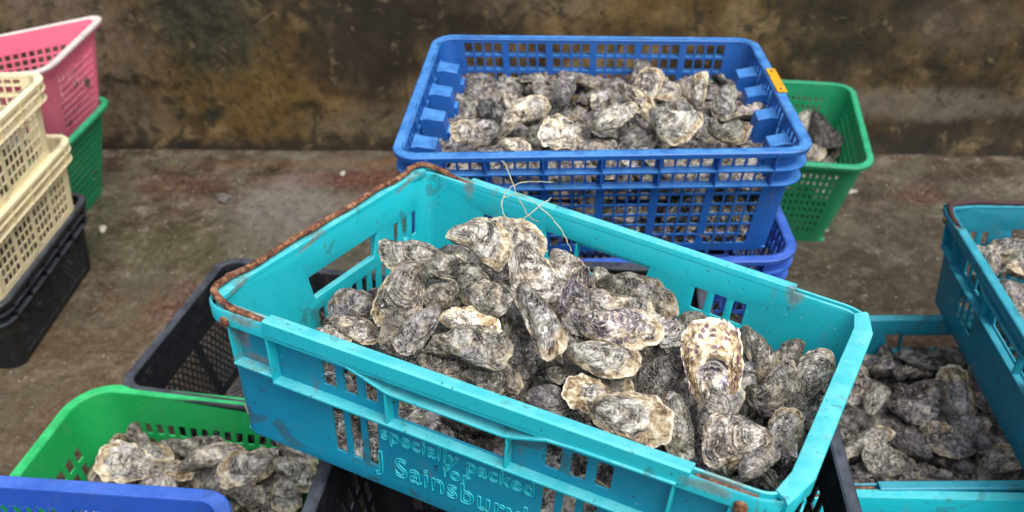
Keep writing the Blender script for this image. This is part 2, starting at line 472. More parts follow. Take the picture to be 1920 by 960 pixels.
def bale_crate(key, name, rim, H, mat, inset=.015, detail=True, bars=(), text=False, rc=.022):
    """teal supermarket tray: moulded walls, hand-holds, slots, ribs, wide end rims"""
    c = Crate(name, rim, H, inset, rc=rc, th=.003); CRATES[key] = c; m = M[mat]; L, W = c.L, c.W
    def pick(side):
        A = c.side_len(side)
        if side in ('front', 'back'):
            h = [[(.232, .034), (.352, .034), (.356, .0705), (.228, .0705)]] if side == 'front' else [[(.205, .028), (.358, .028), (.350, .068), (.213, .068)]]
            if side == 'front':
                wx = ((.137, .154), (.164, .180), (.190, .205), (.397, .413), (.423, .439), (.449, .465)); z = (.031, .061)
                sx = ((.143, .158), (.166, .180), (.188, .202), (.398, .412), (.420, .434), (.442, .456)); zs = (.082, .149)
            else:
                wx = ((.105, .121), (.131, .147), (.157, .173), (.420, .437), (.446, .462), (.471, .487)); z = (.034, .062)
                sx = wx; zs = (.082, .149)
            h += [rect(a, b, *z) for a, b in wx] + [rect(a, b, *zs) for a, b in sx]
            if side == 'back': h = [[(A * 1.0 / .6 * .6 - x, z_) for x, z_ in q] for q in h]   # seen from inside
        else:
            h = [[(.12, .045), (.26, .045), (.252, .078), (.128, .078)]]
            h += [rect(a, b, .050, .085) for a, b in ((.026, .037), (.048, .059), (.070, .081))]
            h += [rect(a, b, .095, .150) for a, b in ((.036, .047), (.058, .069), (.080, .091), (.102, .113), (.125, .136), (.146, .158), (.168, .180), (.190, .202), (.212, .224), (.236, .248))]
            if side == 'right':
                h = [[(A - x, z_) for x, z_ in q] for q in h]
        return h
    for sd in ('front', 'right', 'back', 'left'):
        c.cut_wall(sd, pick(sd), M['teal_front_shade'] if (text and sd == 'front') else m)  # lettered front wall gets the teal with shade painted in
    # rim: narrow channelled lip all round
    rim_o = c.sweep([(.003, .0), (.001, -.0012), (-.0008, .0), (-.0012, .006), (-.0088, .006), (-.0092, .0), (-.0112, -.001), (-.0125, .001), (-.0125, .017), (-.0105, .017), (-.0100, .0085), (.0025, .0085)], m, 'rim')
    # raised flat cap along long sides and the ends
    mb = MB()
    for sd in ('front', 'back'):
        f = c.wrap(sd)
        xs = [.078 + (L - .156) * k / 10 for k in range(11)]
        for xa, xb in zip(xs, xs[1:]):
            pass
        prof = [(.0035, .002), (.0025, -.0048), (-.011, -.0058), (-.0135, -.0042), (-.0137, .012), (-.0128, .012), (-.0122, -.001), (.001, .003)]
        vs = [f(x, z, d) for x in xs for d, z in prof]; n = len(prof); fs = []
        for i in range(len(xs) - 1):
            for k in range(n): fs.append((i * n + k, i * n + (k + 1) % n, (i + 1) * n + (k + 1) % n, (i + 1) * n + k))
        fs += [tuple(range(n)), tuple((len(xs) - 1) * n + k for k in range(n))[::-1]]
        mb.add(vs, fs)
    for sd in ('right', 'left'):
        f = c.wrap(sd); wd = .017 if sd == 'right' else .007
        xs = [.004 + (W - .008) * k / 10 for k in range(11)]
        prof = [(.0035, .003), (.0032, -.002), (-.011, -.0035), (-wd, -.0015), (-wd - .001, .016), (-wd + .001, .016), (-.010, .0), (.001, .004)]
        vs = [f(x, z, d) for x in xs for d, z in prof]; n = len(prof); fs = []
        for i in range(len(xs) - 1):
            for k in range(n): fs.append((i * n + k, i * n + (k + 1) % n, (i + 1) * n + (k + 1) % n, (i + 1) * n + k))
        fs += [tuple(range(n)), tuple((len(xs) - 1) * n + k for k in range(n))[::-1]]
        mb.add(vs, fs)
    c.build(mb, 'rim_cap', m, bevel=.0006)
    # outside ribs
    mb = MB()
    for sd in ('front', 'back', 'left', 'right'):
        A = c.side_len(sd); k = A / .6
        if sd in ('front', 'back'):
            up = [(.075, .0125), (.15, .0135), (.178, .0155), (.200, .022), (.219, .0285), (.229, .0305), (.355, .0305), (.365, .0285), (.384, .022), (.402, .0155), (.43, .0135), (.525, .0125)]
            c.ribbon(mb, sd, up, .0125); c.ribbon(mb, sd, [(.078, .073), (.522, .073)], .0135, .003)
            for x in (.2235, .3605): c.ribbon(mb, sd, [(x, .0300), (x, .0722)], .0125)
            for x in (.077, .523): c.ribbon(mb, sd, [(x, .010), (x, .0726)], .0115)
            for a, b in ((.026, .077), (.523, .574)): c.ribbon(mb, sd, [(a, .066), (b, .066)], .0135, .003)
            for x in (.026, .574): c.ribbon(mb, sd, [(x, .010), (x, .0665)], .011)
        else:
            up = [(.035, .020), (A * .25, .024), (A * .32, .038), (A * .68, .038), (A * .75, .024), (A - .035, .020)]
            c.ribbon(mb, sd, up, .012); c.ribbon(mb, sd, [(.035, .085), (A - .035, .085)], .0125, .003)
            for x in (A * .29, A * .71): c.ribbon(mb, sd, [(x, .038), (x, .085)], .0118)
            for x in (.034, A - .034): c.ribbon(mb, sd, [(x, .010), (x, .0855)], .0118)
    c.build(mb, 'rib', m, bevel=.0007)
    c.floor(m, (16, 11))
    # rusty fittings: strips in the channels, rivets, bale arm
    for sd in ('front', 'back'):
        f = c.wrap(sd)
        for a, b in ((.020, .074), (L - .074, L - .020)):
            mb = MB(); mb.box(lambda x, d, z: f(x, z, d), a, b, -.0084, -.0014, .0030, .0065); c.build(mb, 'rust_strip', M['rust'])
    for sd in ('front', 'back'):
        f = c.wrap(sd)
        for x in (.026, L - .030):
            mb = MB(); cc = f(x, .013, -.013); ax = (f(x, .013, -.014) - cc).normalized()
            a = ax.orthogonal().normalized(); b = ax.cross(a); n = 12; vs = []
            for rr, h in ((.0065, 0), (.0062, .0012), (.004, .0028), (.001, .0032)):
                vs += [cc + a * math.cos(2 * math.pi * k / n) * rr + b * math.sin(2 * math.pi * k / n) * rr + ax * h for k in range(n)]
            fs = [(i * n + k, i * n + (k + 1) % n, (i + 1) * n + (k + 1) % n, (i + 1) * n + k) for i in range(3) for k in range(n)] + [tuple(range(n)), tuple(3 * n + k for k in range(n))[::-1]]
            mb.add(vs, fs); c.build(mb, 'rivet', M['rust'])
    for end in bars:
        ff, fl_, fb = c.wrap('front'), c.wrap(end), c.wrap('back')
        if end == 'left':
            pts = [ff(.070, .003, -.005), ff(.050, .000, -.005), ff(.030, -.003, -.006)]
            pts += [fl_(W - x, -.0085, -.006) for x in (.006, .03)] + [fl_(W * (1 - k / 12), -.0075 - .0012 * math.sin(k * 1.7), -.005 - .0015 * math.sin(k * 2.3)) for k in range(1, 12)] + [fl_(x, -.009, -.006) for x in (.026, .006)]
            pts += [fb(L - .026, -.004, -.006), fb(L - .05, .0, -.005), fb(L - .075, .002, -.005)]
            mb = MB(); P = smooth_path(pts, 8); tube(mb, P, .0039, 14, .16, 3)
            c.build(mb, 'bale_arm', M['rust'], ang=60)
    if text:
        f = c.wrap('front')
        def word(body, size, cx, z, spacing=1.0):
            cu = bpy.data.curves.new('t', 'FONT'); cu.body = body; cu.size = size; cu.align_x = 'CENTER'; cu.space_character = spacing
            cu.fill_mode = 'NONE'; cu.bevel_depth = .00068; cu.bevel_resolution = 2; cu.offset = .0001; cu.resolution_u = 4
            ob = bpy.data.objects.new('t', cu); COL.objects.link(ob); bpy.context.view_layer.update()
            me = bpy.data.meshes.new_from_object(ob.evaluated_get(bpy.context.evaluated_depsgraph_get())); bpy.data.objects.remove(ob)
            for v in me.vertices:
                v.co = f(cx + v.co.x, z - v.co.y, -.0002 - max(v.co.z, -.0004) * 1.6) - c.org
            me.materials.clear(); me.shade_smooth()
            return me
        fb, fl = c.wrap('back'), c.wrap('left')
        g = lambda q: tuple(q - c.org)
        pl = [(g(f(.034, .030, 0)), (.012, .012, .030)), (g(f(.050, .060, -.006)), (.030, .026, .006)), (g(f(.055, .003, -.004)), (.030, .020, .008)), (g(f(L - .030, .030, 0)), (.010, .010, .022)),
              (g(f(L - .055, .003, -.004)), (.036, .020, .008)), (g(fb(.075, .004, .002)), (.012, .012, .016)), (g(fb(L - .080, .004, .002)), (.010, .010, .020)), (g(f(.150, .040, 0)), (.006, .006, .016))]
        pl += [(g(fl(W * k, .002, .002)), (.030, .030, .0045)) for k in (.12, .62, .93)]
        stain(m, pl); stain(M['teal_front_shade'], pl[:4])
        for w in (('specially packed', .0262, .298, .1055, 1.08), ('for', .0250, .300, .1245, 1.10), ("J Sainsbury's", .0375, .300, .1510, 1.08)):
            link('raised_lettering', word(*w), M['teal'], c.root)
    return c

# ------------------------------------------------------------------ all crates of the yard
def build_crates():
    # --- tilted teal tray in front
    c = bale_crate('main', 'bale_arm_crate', [(-.3162, .7492, .7084), (.2193, .4822, .6957), (.3977, .7902, .6330), (-.1245, 1.1350, .6330)], .175, 'teal_main', bars=('left',), text=True)
    tag(c.root, 'tilted bright teal crate with rusty bar, embossed lettering and the largest heap of oysters', 'crate')
    # --- blue stack
    b1 = [(-.165, 1.179, .635), (.439, 1.172, .635), (.446, 1.574, .635), (-.126, 1.618, .635)]
    c = stacking_crate('blue', 'stacking_crate', b1, .200, 'blue', .022, (.034, .062), 6, 4, 6, 4)
    pillars(c, 'left', M['blue'], (.072, .165, .255, .345), .046, .042); pillars(c, 'right', M['blue'], (.072, .165, .255, .335), .046, .036)
    mb = MB(); f = c.wrap('right')
    mb.box(lambda x, y, z: f(x, -.0022 + z, y), .190, .285, -.0140, .0015, -.0006, .0006)
    o = c.build(mb, 'sticker', M['yellow'])
    mb = MB()
    for x in (.202, .273): mb.box(lambda a, b, z: f(a, -.0030 + z, b), x - .003, x + .003, -.0070, -.0040, -.0003, .0003)
    link('sticker_mark', mesh_from(mb.v, mb.f, None, c.org), M['ink'], o)
    tag(c.root, 'blue mesh crate heaped with oysters, yellow sticker on its rim, topping its stack', 'crate')
    b2 = [(-.175, 1.170, .442), (.450, 1.165, .442), (.457, 1.572, .442), (-.135, 1.615, .442)]
    c = stacking_crate('blue_low', 'stacking_crate', b2, .200, 'violet_blue', .020, (.030, .058), 6, 4, 4, 4, rc=.045)
    mb = MB()
    for sd in ('front', 'right'):   # rounded ears at the corner flanges
        f = c.wrap(sd); A = c.side_len(sd); xs = [A - .06 + .06 * k / 6 for k in range(7)]
    tag(c.root, 'violet blue crate with rounded corners underneath the sticker marked blue crate', 'crate')
    c = lattice_crate('black_under_blue', quad(.240, (-.07, 1.215), (.43, 1.205), (.44, 1.56), (-.06, 1.575)), .24, 'black')
    tag(c.root, 'black crate on the ground carrying the blue stack', 'crate')
    # --- green basket behind
    c = basket('green_back', 'basket', quad(.25, (.457, 1.826), (.811, 1.759), (.894, 2.175), (.540, 2.242)), .25, 'green', .05, 17, 18, 9, .035, bar=.009)
    tag(c.root, 'small green basket of dark oysters behind the blue stack by the wall', 'crate')
    # --- left background stack
    c = basket('green_pink', 'basket', quad(.25, (-1.63, 1.90), (-1.085, 1.86), (-1.056, 2.194), (-1.60, 2.24)), .25, 'green', .055, 24, 16, 10, .03, bar=.006)
    tag(c.root, 'dark green basket underneath the pink basket', 'crate')
    c = basket('pink', 'basket', [(-1.50, 1.865, .44), (-1.054, 1.925, .450), (-1.040, 2.245, .452), (-1.50, 2.010, .44)], .24, 'pink', .04, 22, 11, 8, .052, rc=.032,
               bottom=[(-1.50, 1.93, .215), (-1.118, 1.995, .215), (-1.080, 2.205, .215), (-1.50, 2.05, .215)], bar=.0052)
    tag(c.root, 'pink basket with a worn whitish rim sitting in a green basket', 'crate')
    mb = MB()   # pale worn cap on the pink rim
    c.sweep([(.0036, -.0004), (.0006, -.0022), (-.0125, -.001), (-.0150, .0018), (-.0150, .007), (-.0146, .007), (-.0142, .002), (.003, .0008)], M['pale'], mb=mb)
    c.build(mb, 'rim_cap', M['pale'])
    c = stacking_crate('cream_top', 'stacking_crate', quad(.52, (-1.585, 1.37), (-.985, 1.344), (-.964, 1.744), (-1.56, 1.77)), .168, 'cream', .018, (.022, .044), 6, 4, 5, 4)
    tag(c.root, 'upper cream mesh crate of the pair, resting on another cream crate', 'crate')
    c = stacking_crate('cream_low', 'stacking_crate', quad(.352, (-1.60, 1.415), (-1.000, 1.388), (-.979, 1.788), (-1.575, 1.815)), .168, 'cream', .018, (.022, .044), 6, 4, 5, 4)
    tag(c.root, 'lower cream mesh crate resting on a black crate', 'crate')
    c = lattice_crate('black_left', quad(.184, (-1.63, 1.43), (-1.018, 1.40), (-1.000, 1.815), (-1.60, 1.85)), .184, 'black', flanges=True)
    tag(c.root, 'black mesh crate on the ground at the bottom of the cream stack', 'crate')
    # --- empty black tray and green basket in front of it
    c = lattice_crate('black_empty', quad(.2, (-.679, 1.155), (-.190, 1.055), (-.100, 1.405), (-.591, 1.520)), .2, 'black', inset=.045, rimw=.018, solid=.07)
    tag(c.root, 'empty black crate with diamond mesh, between the bright green basket and the teal crate', 'crate')
    c = basket('green_front', 'basket', quad(.2, (-.85, .565), (-.35, .50), (-.285, 1.072), (-.745, 1.150)), .2, 'leaf_green', .05, 15, 17, 4, .055, rc=.06, bar=.010, out=.018)
    tag(c.root, 'bright green basket of pinkish grey oysters beside the empty black crate', 'crate')
    c = lattice_crate('blue_front', quad(.42, (-.998, .386), (-.403, .319), (-.355, .719), (-.953, .784)), .2, 'violet_blue', inset=.02, rimw=.019, rc=.03)
    tag(c.root, 'violet blue diamond mesh crate lying across the bright green basket', 'crate')
    # --- under the teal tray
    c = lattice_crate('black_front', quad(.47, (-.262, .440), (.345, .398), (.386, .800), (-.205, .842)), .21, 'black', inset=.03, rimw=.016, slots=True)
    tag(c.root, 'black crate holding dark oysters directly under the front of the teal crate', 'crate')
    c = lattice_crate('black_front_low', quad(.258, (-.255, .450), (.335, .408), (.375, .790), (-.198, .832)), .25, 'black', inset=.03)
    tag(c.root, 'black crate on the ground at the very bottom under the teal crate with lettering', 'crate')
    c = lattice_crate('black_back', quad(.455, (-.13, .862), (.25, .828), (.285, 1.113), (-.10, 1.150)), .21, 'black', inset=.02, rimw=.02)
    tag(c.root, 'black crate supporting the back of the teal crate in front of the blue stack', 'crate')
    c = lattice_crate('black_back_low', quad(.244, (-.12, .870), (.24, .838), (.272, 1.103), (-.09, 1.140)), .24, 'black', inset=.02)
    tag(c.root, 'black crate on the ground hidden behind, under the back of the teal crate', 'crate')
    # --- right side
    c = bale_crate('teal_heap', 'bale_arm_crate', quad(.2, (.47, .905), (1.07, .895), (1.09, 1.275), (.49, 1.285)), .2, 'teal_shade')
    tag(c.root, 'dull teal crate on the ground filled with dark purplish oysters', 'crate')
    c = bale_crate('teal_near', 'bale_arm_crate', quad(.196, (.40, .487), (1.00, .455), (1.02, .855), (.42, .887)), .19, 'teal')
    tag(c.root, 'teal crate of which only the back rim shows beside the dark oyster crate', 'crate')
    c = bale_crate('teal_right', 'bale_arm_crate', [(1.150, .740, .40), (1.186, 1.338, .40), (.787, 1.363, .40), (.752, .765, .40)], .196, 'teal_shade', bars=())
    # back of this crate (its short end) carries a rusty bar
    mb = MB(); ff = c.wrap('right')
    P = [ff(x, -.006 - .001 * math.sin(x * 60), -.004) for x in [.006 + (c.W - .012) * k / 10 for k in range(11)]]
    fb = c.wrap('back')
    P = P + [fb(.01, -.004, -.004), fb(.03, -.001, -.005), fb(.06, .001, -.005)]
    tube(mb, smooth_path(P, 4), .005, 9, .3, 9); c.build(mb, 'bale_arm', M['dark_rust'], ang=60)
    tag(c.root, 'dull teal crate with a dark rusty bar, stacked on the corner of another teal crate', 'crate')

def lattice_crate(key, rim, H, mat, inset=.02, rimw=.014, rc=.03, flanges=False, slots=False, solid=.030):
    c = Crate('mesh_crate', rim, H, inset, rc=rc); CRATES[key] = c; m = M[mat]
    for sd in ('front', 'right', 'back', 'left'):
        A = c.side_len(sd); x0 = rc + .012
        # frame of the wall with big openings, diamond mesh inside them
        n = 3 if A > .5 else 2
        if slots:
            xo = openings(x0, A - x0, n, 6, .03, .012); c.grid_wall(sd, xo, [(.055, .085), (.095, .125), (.135, H - .025)], m, th=.0028); continue
        xo = openings(x0, A - x0, n, 1, .022, 0)
        zt = solid if not flanges else .060
        w = c.grid_wall(sd, xo, [(zt, H - .018)], m, th=.0028)
        for a, b in xo: c.lattice(sd, m, a, b, zt, H - .018, .017, .0048, d0=.0004, th=.0022, slope=.75, parent=w)
    c.sweep([(.003, .0015), (.001, -.001), (-rimw + .004, 0), (-rimw + .001, .003), (-rimw + .001, .014), (-rimw + .0035, .014), (-rimw + .004, .004), (.0025, .005)], m, 'rim')
    if flanges:
        mb = MB()
        for z in (.03, .055): c.sweep([(.001, z - .0015), (-.012, z - .0015), (-.012, z + .0015), (.001, z + .0015)], m, mb=mb)
        c.build(mb, 'flange', m)
        for sd in ('front', 'right', 'back', 'left'):
            A = c.side_len(sd)
            for k in range(6):
                mb = MB(); c.ribbon(mb, sd, [(.035 + (A - .07) * k / 5, .004), (.035 + (A - .07) * k / 5, .055)], .0118, .004); c.build(mb, 'rib', m)
    o = c.lattice('floor', m, .008, c.L - .008, .008, c.W - .008, .021, .0058, th=.003, name='base')
    return c

# ------------------------------------------------------------------ oysters
def oyster_meshes(seed, slim=1.0, bend=0.0, N=6, thick=.30, dense=1.0):
    """two valves of one oyster, length about 1 along +y (hinge at -y), in units of its length"""
    rs = np.random.RandomState(seed)
    nphi = int(84 * dense); ns = int(34 * dense)
    phi = np.linspace(0, 2 * np.pi, nphi, endpoint=False)
    y = .5 * np.sin(phi); w = .31 * slim
    x = w * np.sign(np.cos(phi)) * np.abs(np.cos(phi)) ** .86 * (0.80 + .42 * y) * (1 - .25 * np.clip(-(y + .28) / .22, 0, 1) ** 2)
    rad = np.ones(nphi)
    for k in (2, 3, 4, 5, 7, 9, 12, 16, 23):
        rad += (.15 / k ** .95) * rs.randn() * np.cos(k * phi + rs.rand() * 6.28)
    rad += .010 * rs.randn(nphi)
    x = x * rad; y = y * (1 + (rad - 1) * .6); x = x + bend * (y ** 2 * 2.2 - .15)
    O = np.stack([x, y], 1)
    U = np.array([bend * .25 + .02 * rs.randn(), -.40])
    ang = np.arctan2(O[:, 1], O[:, 0]); R0 = np.hypot(O[:, 0], O[:, 1]); od = np.argsort(ang)
    def rho(P):
        a = np.arctan2(P[..., 1], P[..., 0]); rr = np.interp(a, np.concatenate([ang[od] - 2 * np.pi, ang[od], ang[od] + 2 * np.pi]), np.tile(R0[od], 3))
        return np.clip(np.hypot(P[..., 0], P[..., 1]) / rr, 0, 1)
    s = (np.arange(ns + 1) / ns) ** .85; s = s[1:]
    def sines(P, f, n, rs):
        z = 0
        for _ in range(n):
            d = rs.rand() * 6.28; k = f * (0.6 + rs.rand()); z = z + np.sin(k * (P[..., 0] * np.cos(d) + P[..., 1] * np.sin(d)) + rs.rand() * 6.28)
        return z / math.sqrt(n)
    wave = sum((.026 / (1 + .2 * k)) * rs.randn() * np.sin(k * phi + rs.rand() * 6.28) for k in (2, 3, 5, 8, 13, 19)) + .004 * rs.randn(nphi)
    out = []
    for side in (1, -1):
        T = thick * (.42 if side > 0 else .62) * (1 + .15 * rs.randn())
        S = s[:, None]; ph = phi[None, :]
        n1 = sum(.16 * rs.randn() * np.sin(k * ph + rs.rand() * 6.28) / k ** .5 for k in (1, 2, 3, 5, 7)) + .03 * rs.randn(1, nphi)
        q = S * N * (1 + .1 * np.sin(S * 5 + rs.rand() * 6)) + n1 * (.4 + S)
        fr = q - np.floor(q); lay = np.floor(q)
        jag = 1 + .035 * fr * (np.sin(ph * 17 + lay * 2.1) + np.sin(ph * 29 + lay * 4.0) + .6 * rs.randn(ns, nphi) * .5) * np.clip(S, .3, 1) * 1.2
        jag = np.where(S > .985, 1, jag)
        Pt = U[None, None, :] + (S * jag)[..., None] * (O[None] - U)
        r = rho(Pt)
        dome = T * np.clip(1 - r ** 2.3, 0, 1) ** .75 * (1 - .55 * Pt[..., 1])
        amp = .044 * (1 + .6 * np.sin(3 * ph + lay * 1.3)) * (1 if side > 0 else .8)
        layer = amp * (fr ** 2 * 1.0 - .35)
        fade = np.clip((1 - S) / .12, 0, 1) ** .5
        lump = .022 * sines(Pt, 9, 5, rs) + .008 * sines(Pt, 26, 6, rs) + .0030 * sines(Pt, 80, 6, rs)
        folds = .017 * np.sin(ph * rs.randint(7, 12) + 2 * np.sin(3 * ph) + rs.rand() * 6) * S
        umb = .05 * np.exp(-((Pt[..., 0] - U[0]) ** 2 + (Pt[..., 1] - U[1]) ** 2) / .006)
        z = dome + (layer + lump + folds) * (.25 + .75 * fade) + umb * fade + .003 * rs.randn(ns, nphi) * fade
        z = np.maximum(z, .004) * side + wave[None, :] * S ** 3
        z = z + .05 * np.sin(Pt[..., 1] * 3 + seed) * 0
        vs = np.concatenate([np.stack([Pt[..., 0], Pt[..., 1], z], -1).reshape(-1, 3), [[U[0], U[1], side * (T * .5 + .03)]]])
        fs = []
        for i in range(ns - 1):
            for k in range(nphi):
                a, b, c_, d = i * nphi + k, i * nphi + (k + 1) % nphi, (i + 1) * nphi + (k + 1) % nphi, (i + 1) * nphi + k
                fs.append((a, d, c_, b) if side > 0 else (a, b, c_, d))
        C = ns * nphi
        for k in range(nphi): fs.append((C, k, (k + 1) % nphi) if side > 0 else (C, (k + 1) % nphi, k))
        me = bpy.data.meshes.new('valve'); me.from_pydata(vs.tolist(), [], fs); me.update()
        gs = np.concatenate([np.broadcast_to(S, (ns, nphi)).ravel(), [0]]); gf = np.concatenate([fr.ravel(), [.5]])
        for nm, ar in (('growth', gs), ('layer', gf)):
            a = me.attributes.new(nm, 'FLOAT', 'POINT'); a.data.foreach_set('value', ar.astype(np.float32))
        pol = np.stack([np.broadcast_to(np.cos(ph), (ns, nphi)), np.broadcast_to(np.sin(ph), (ns, nphi)), np.broadcast_to(S * side, (ns, nphi))], -1).reshape(-1, 3)
        a = me.attributes.new('polar', 'FLOAT_VECTOR', 'POINT'); a.data.foreach_set('vector', np.concatenate([pol, [[0, 0, 0]]]).astype(np.float32).ravel())
        me.shade_smooth(); out.append(me)
    return out

VARIANTS = [dict(seed=3, slim=1.18, bend=.02, N=7), dict(seed=8, slim=0.92, bend=.14, N=8, thick=.34), dict(seed=15, slim=1.34, bend=-.06, N=6, thick=.30),
            dict(seed=21, slim=0.81, bend=.08, N=9, thick=.30), dict(seed=27, slim=1.06, bend=-.15, N=6, thick=.36), dict(seed=35, slim=1.23, bend=.05, N=5, thick=.24),
            dict(seed=42, slim=0.99, bend=-.04, N=8, thick=.40), dict(seed=51, slim=1.46, bend=.0, N=7, thick=.26), dict(seed=66, slim=0.87, bend=-.18, N=7, thick=.32),
            dict(seed=73, slim=1.12, bend=.18, N=6, thick=.33), dict(seed=88, slim=1.29, bend=-.10, N=9, thick=.38), dict(seed=94, slim=1.01, bend=.0, N=10, thick=.28)]
VM = []

def shell_material():
    t = NT('oyster_shell'); v = t.coord('Object'); info = t.new('ShaderNodeObjectInfo')
    ocol = t.new('ShaderNodeSeparateColor'); t.set(ocol.inputs[0], info.outputs['Color'])
    bright, tan, purple = ocol.outputs[0], ocol.outputs[1], ocol.outputs[2]
    algae = info.outputs['Alpha']; rnd = info.outputs['Random']; w = t.math('MULTIPLY', rnd, 37)
    g = t.attr('growth'); fr = t.attr('layer')
    pol = t.attr('polar', 'Vector')
    conc = t.noise(t.mapping(pol, (1.1, 1.1, 8)), 1.2, 3, .5, .4, w=w); radl = t.noise(t.mapping(pol, (5, 5, 1.2)), 1.0, 4, .55, .5, w=w)
    big = t.noise(v, 3.2, 4, .6, w=w); mid = t.noise(v, 4.6, 4, .58, .8, w=w); fine = t.noise(v, 24, 4, .58, w=w); grit = t.noise(v, 90, 2, .6, w=w)
    def cen(x, k): return t.math('MULTIPLY', t.math('SUBTRACT', x, .5), k)
    tone = t.math('ADD', t.math('ADD', cen(conc, .95), cen(radl, .6)), t.math('ADD', cen(mid, 1.65), cen(fine, .60)))
    tone = t.math('ADD', tone, .5)
    c = t.ramp(tone, [(.14, (.012, .010, .013)), (.30, (.052, .048, .048)), (.46, (.165, .155, .145)), (.62, (.32, .315, .30)), (.84, (.64, .645, .63))])
    warm = t.mix(t.math('GREATER_THAN', t.math('FRACT', t.math('MULTIPLY', rnd, 7.3)), .5), (.98, .94, .76), (1.12, .93, .68))
    c = t.mix(t.rng(big, .42, .60, .15, .9), c, t.mix(1, c, warm, 'MULTIPLY'))
    pb = t.math('ADD', t.math('MULTIPLY', t.noise(v, 3.4, 5, .65, 1.2, w=w), .6), t.math('MULTIPLY', radl, .4))
    c = t.mix(t.math('MULTIPLY', t.rng(pb, .48, .53), purple, clamp=True), c, t.ramp(tone, [(.3, (.018, .013, .026)), (.55, (.11, .085, .13)), (.8, (.42, .38, .43))]))
    al = t.rng(t.noise(v, 5.5, 6, .7, w=t.math('ADD', w, 5)), .50, .58)
    c = t.mix(t.math('MULTIPLY', al, algae, clamp=True), c, t.ramp(tone, [(.3, (.020, .022, .012)), (.55, (.095, .092, .050)), (.8, (.28, .27, .17))]))
    e = t.math('MULTIPLY', t.rng(fr, .70, .97), t.rng(radl, .42, .52), clamp=True)
    c = t.mix(t.math('MULTIPLY', e, .85), c, (.66, .61, .50))
    dk = t.math('MULTIPLY', t.rng(fr, .26, .0), t.rng(g, .1, .3))
    c = t.mix(t.math('MULTIPLY', dk, .6), c, (.026, .022, .020))
    ln = t.math('SINE', t.math('MULTIPLY', t.math('ADD', g, t.math('MULTIPLY', mid, .12)), 120))
    c = t.mix(t.math('MULTIPLY', t.rng(ln, .2, 1, 0, .38), t.rng(big, .62, .42)), c, (.52, .50, .45))
    tw = t.math('SUBTRACT', 1.0, t.math('MULTIPLY', tan, .42))
    m_in = t.math('ADD', g, t.math('MULTIPLY', t.math('SUBTRACT', mid, .5), .5))
    mask = t.math('GREATER_THAN', tan, .02)
    mg = t.math('MULTIPLY', t.rng(m_in, t.math('SUBTRACT', tw, .03), t.math('ADD', tw, .05)), mask)
    tanc = t.ramp(tone, [(.25, (.11, .065, .028)), (.5, (.31, .23, .125)), (.75, (.56, .50, .36))])
    spots = t.math('MULTIPLY', t.math('MULTIPLY', t.rng(t.voro(t.mix(.10, v, t.noise(v, 9, 3, .6, out='Color')), 14, rand=1), .40, .28), t.rng(mid, .40, .48)), t.rng(purple, .85, 1.1))
    tanc = t.mix(t.math('MULTIPLY', spots, t.math('MULTIPLY', purple, 1.0), clamp=True), tanc, (.075, .030, .050))
    c = t.mix(t.math('MULTIPLY', mg, .85), c, tanc)
    edge = t.rng(t.math('ADD', g, t.math('MULTIPLY', t.math('SUBTRACT', fine, .5), .08)), .945, .985)
    c = t.mix(t.math('MULTIPLY', t.math('MULTIPLY', edge, .8), t.math('ADD', .18, tan, clamp=True)), c, (.60, .55, .45))
    wh = t.math('MULTIPLY', t.rng(t.noise(v, 7, 6, .75, w=t.math('ADD', w, 11)), .60, .645), .8)
    c = t.mix(wh, c, (.66, .66, .65))
    bar = t.voro(v, 26); c = t.mix(t.math('MULTIPLY', t.rng(bar, .15, .09), t.rng(mid, .50, .56)), c, (.60, .58, .52))
    hsv = t.new('ShaderNodeHueSaturation'); t.set(hsv.inputs['Color'], c)
    t.set(hsv.inputs['Value'], t.math('MULTIPLY', bright, t.rng(rnd, 0, 1, 1.0, 1.45, smooth=False)))
    h = t.math('ADD', t.math('MULTIPLY', mid, 1.6), t.math('ADD', t.math('MULTIPLY', fine, .45), t.math('MULTIPLY', grit, .10)))
    h = t.math('ADD', h, t.math('MULTIPLY', ln, .05))
    h = t.math('ADD', h, t.math('MULTIPLY', t.rng(bar, .2, .08), .2))
    t.P(Base_Color=hsv.outputs[0], Roughness=t.rng(mid, .38, .60, .10, .38), Normal=t.bump(h, .9, .005))
    return t.m

def frame_to_matrix(xa, ya, za, loc, sc):
    m = Matrix((xa, ya, za)).transposed().to_4x4()
    return Matrix.Translation(loc) @ m @ Matrix.Diagonal((sc[0], sc[1], sc[2], 1))

def make_oyster(var, mat4, color, label, group=None, parts=True):
    if parts:
        root = empty('oyster'); root.matrix_world = mat4; root.empty_display_size = .3
        for nm, me in zip(('upper_shell', 'lower_shell'), VM[var][:2]):
            o = link(nm, me, M['shell'], root); o.color = color
    else:
        root = link('oyster', VM[var][2], M['shell']); root.matrix_world = mat4; root.color = color
    return tag(root, label, 'oyster', group)

def palette(rng, kind='mixed'):
    if kind == 'dark': return (rng.uniform(.32, .72), rng.choice((0, 0, 0, .15)), rng.uniform(.5, 1.2), rng.uniform(0, .5))
    if kind == 'warm': return (rng.uniform(.6, 1.3), rng.choice((0, 0, .1, .35)), rng.uniform(.2, 1.0), rng.uniform(0, .5))
    if kind == 'pale': return (rng.uniform(1.0, 1.5), rng.choice((0, .1, .3)), rng.uniform(.1, .7), rng.uniform(0, .3))
    return (rng.uniform(.5, 1.1), rng.choice((0, 0, 0, .1, .3)), rng.uniform(.4, 1.5), rng.uniform(0, .9))

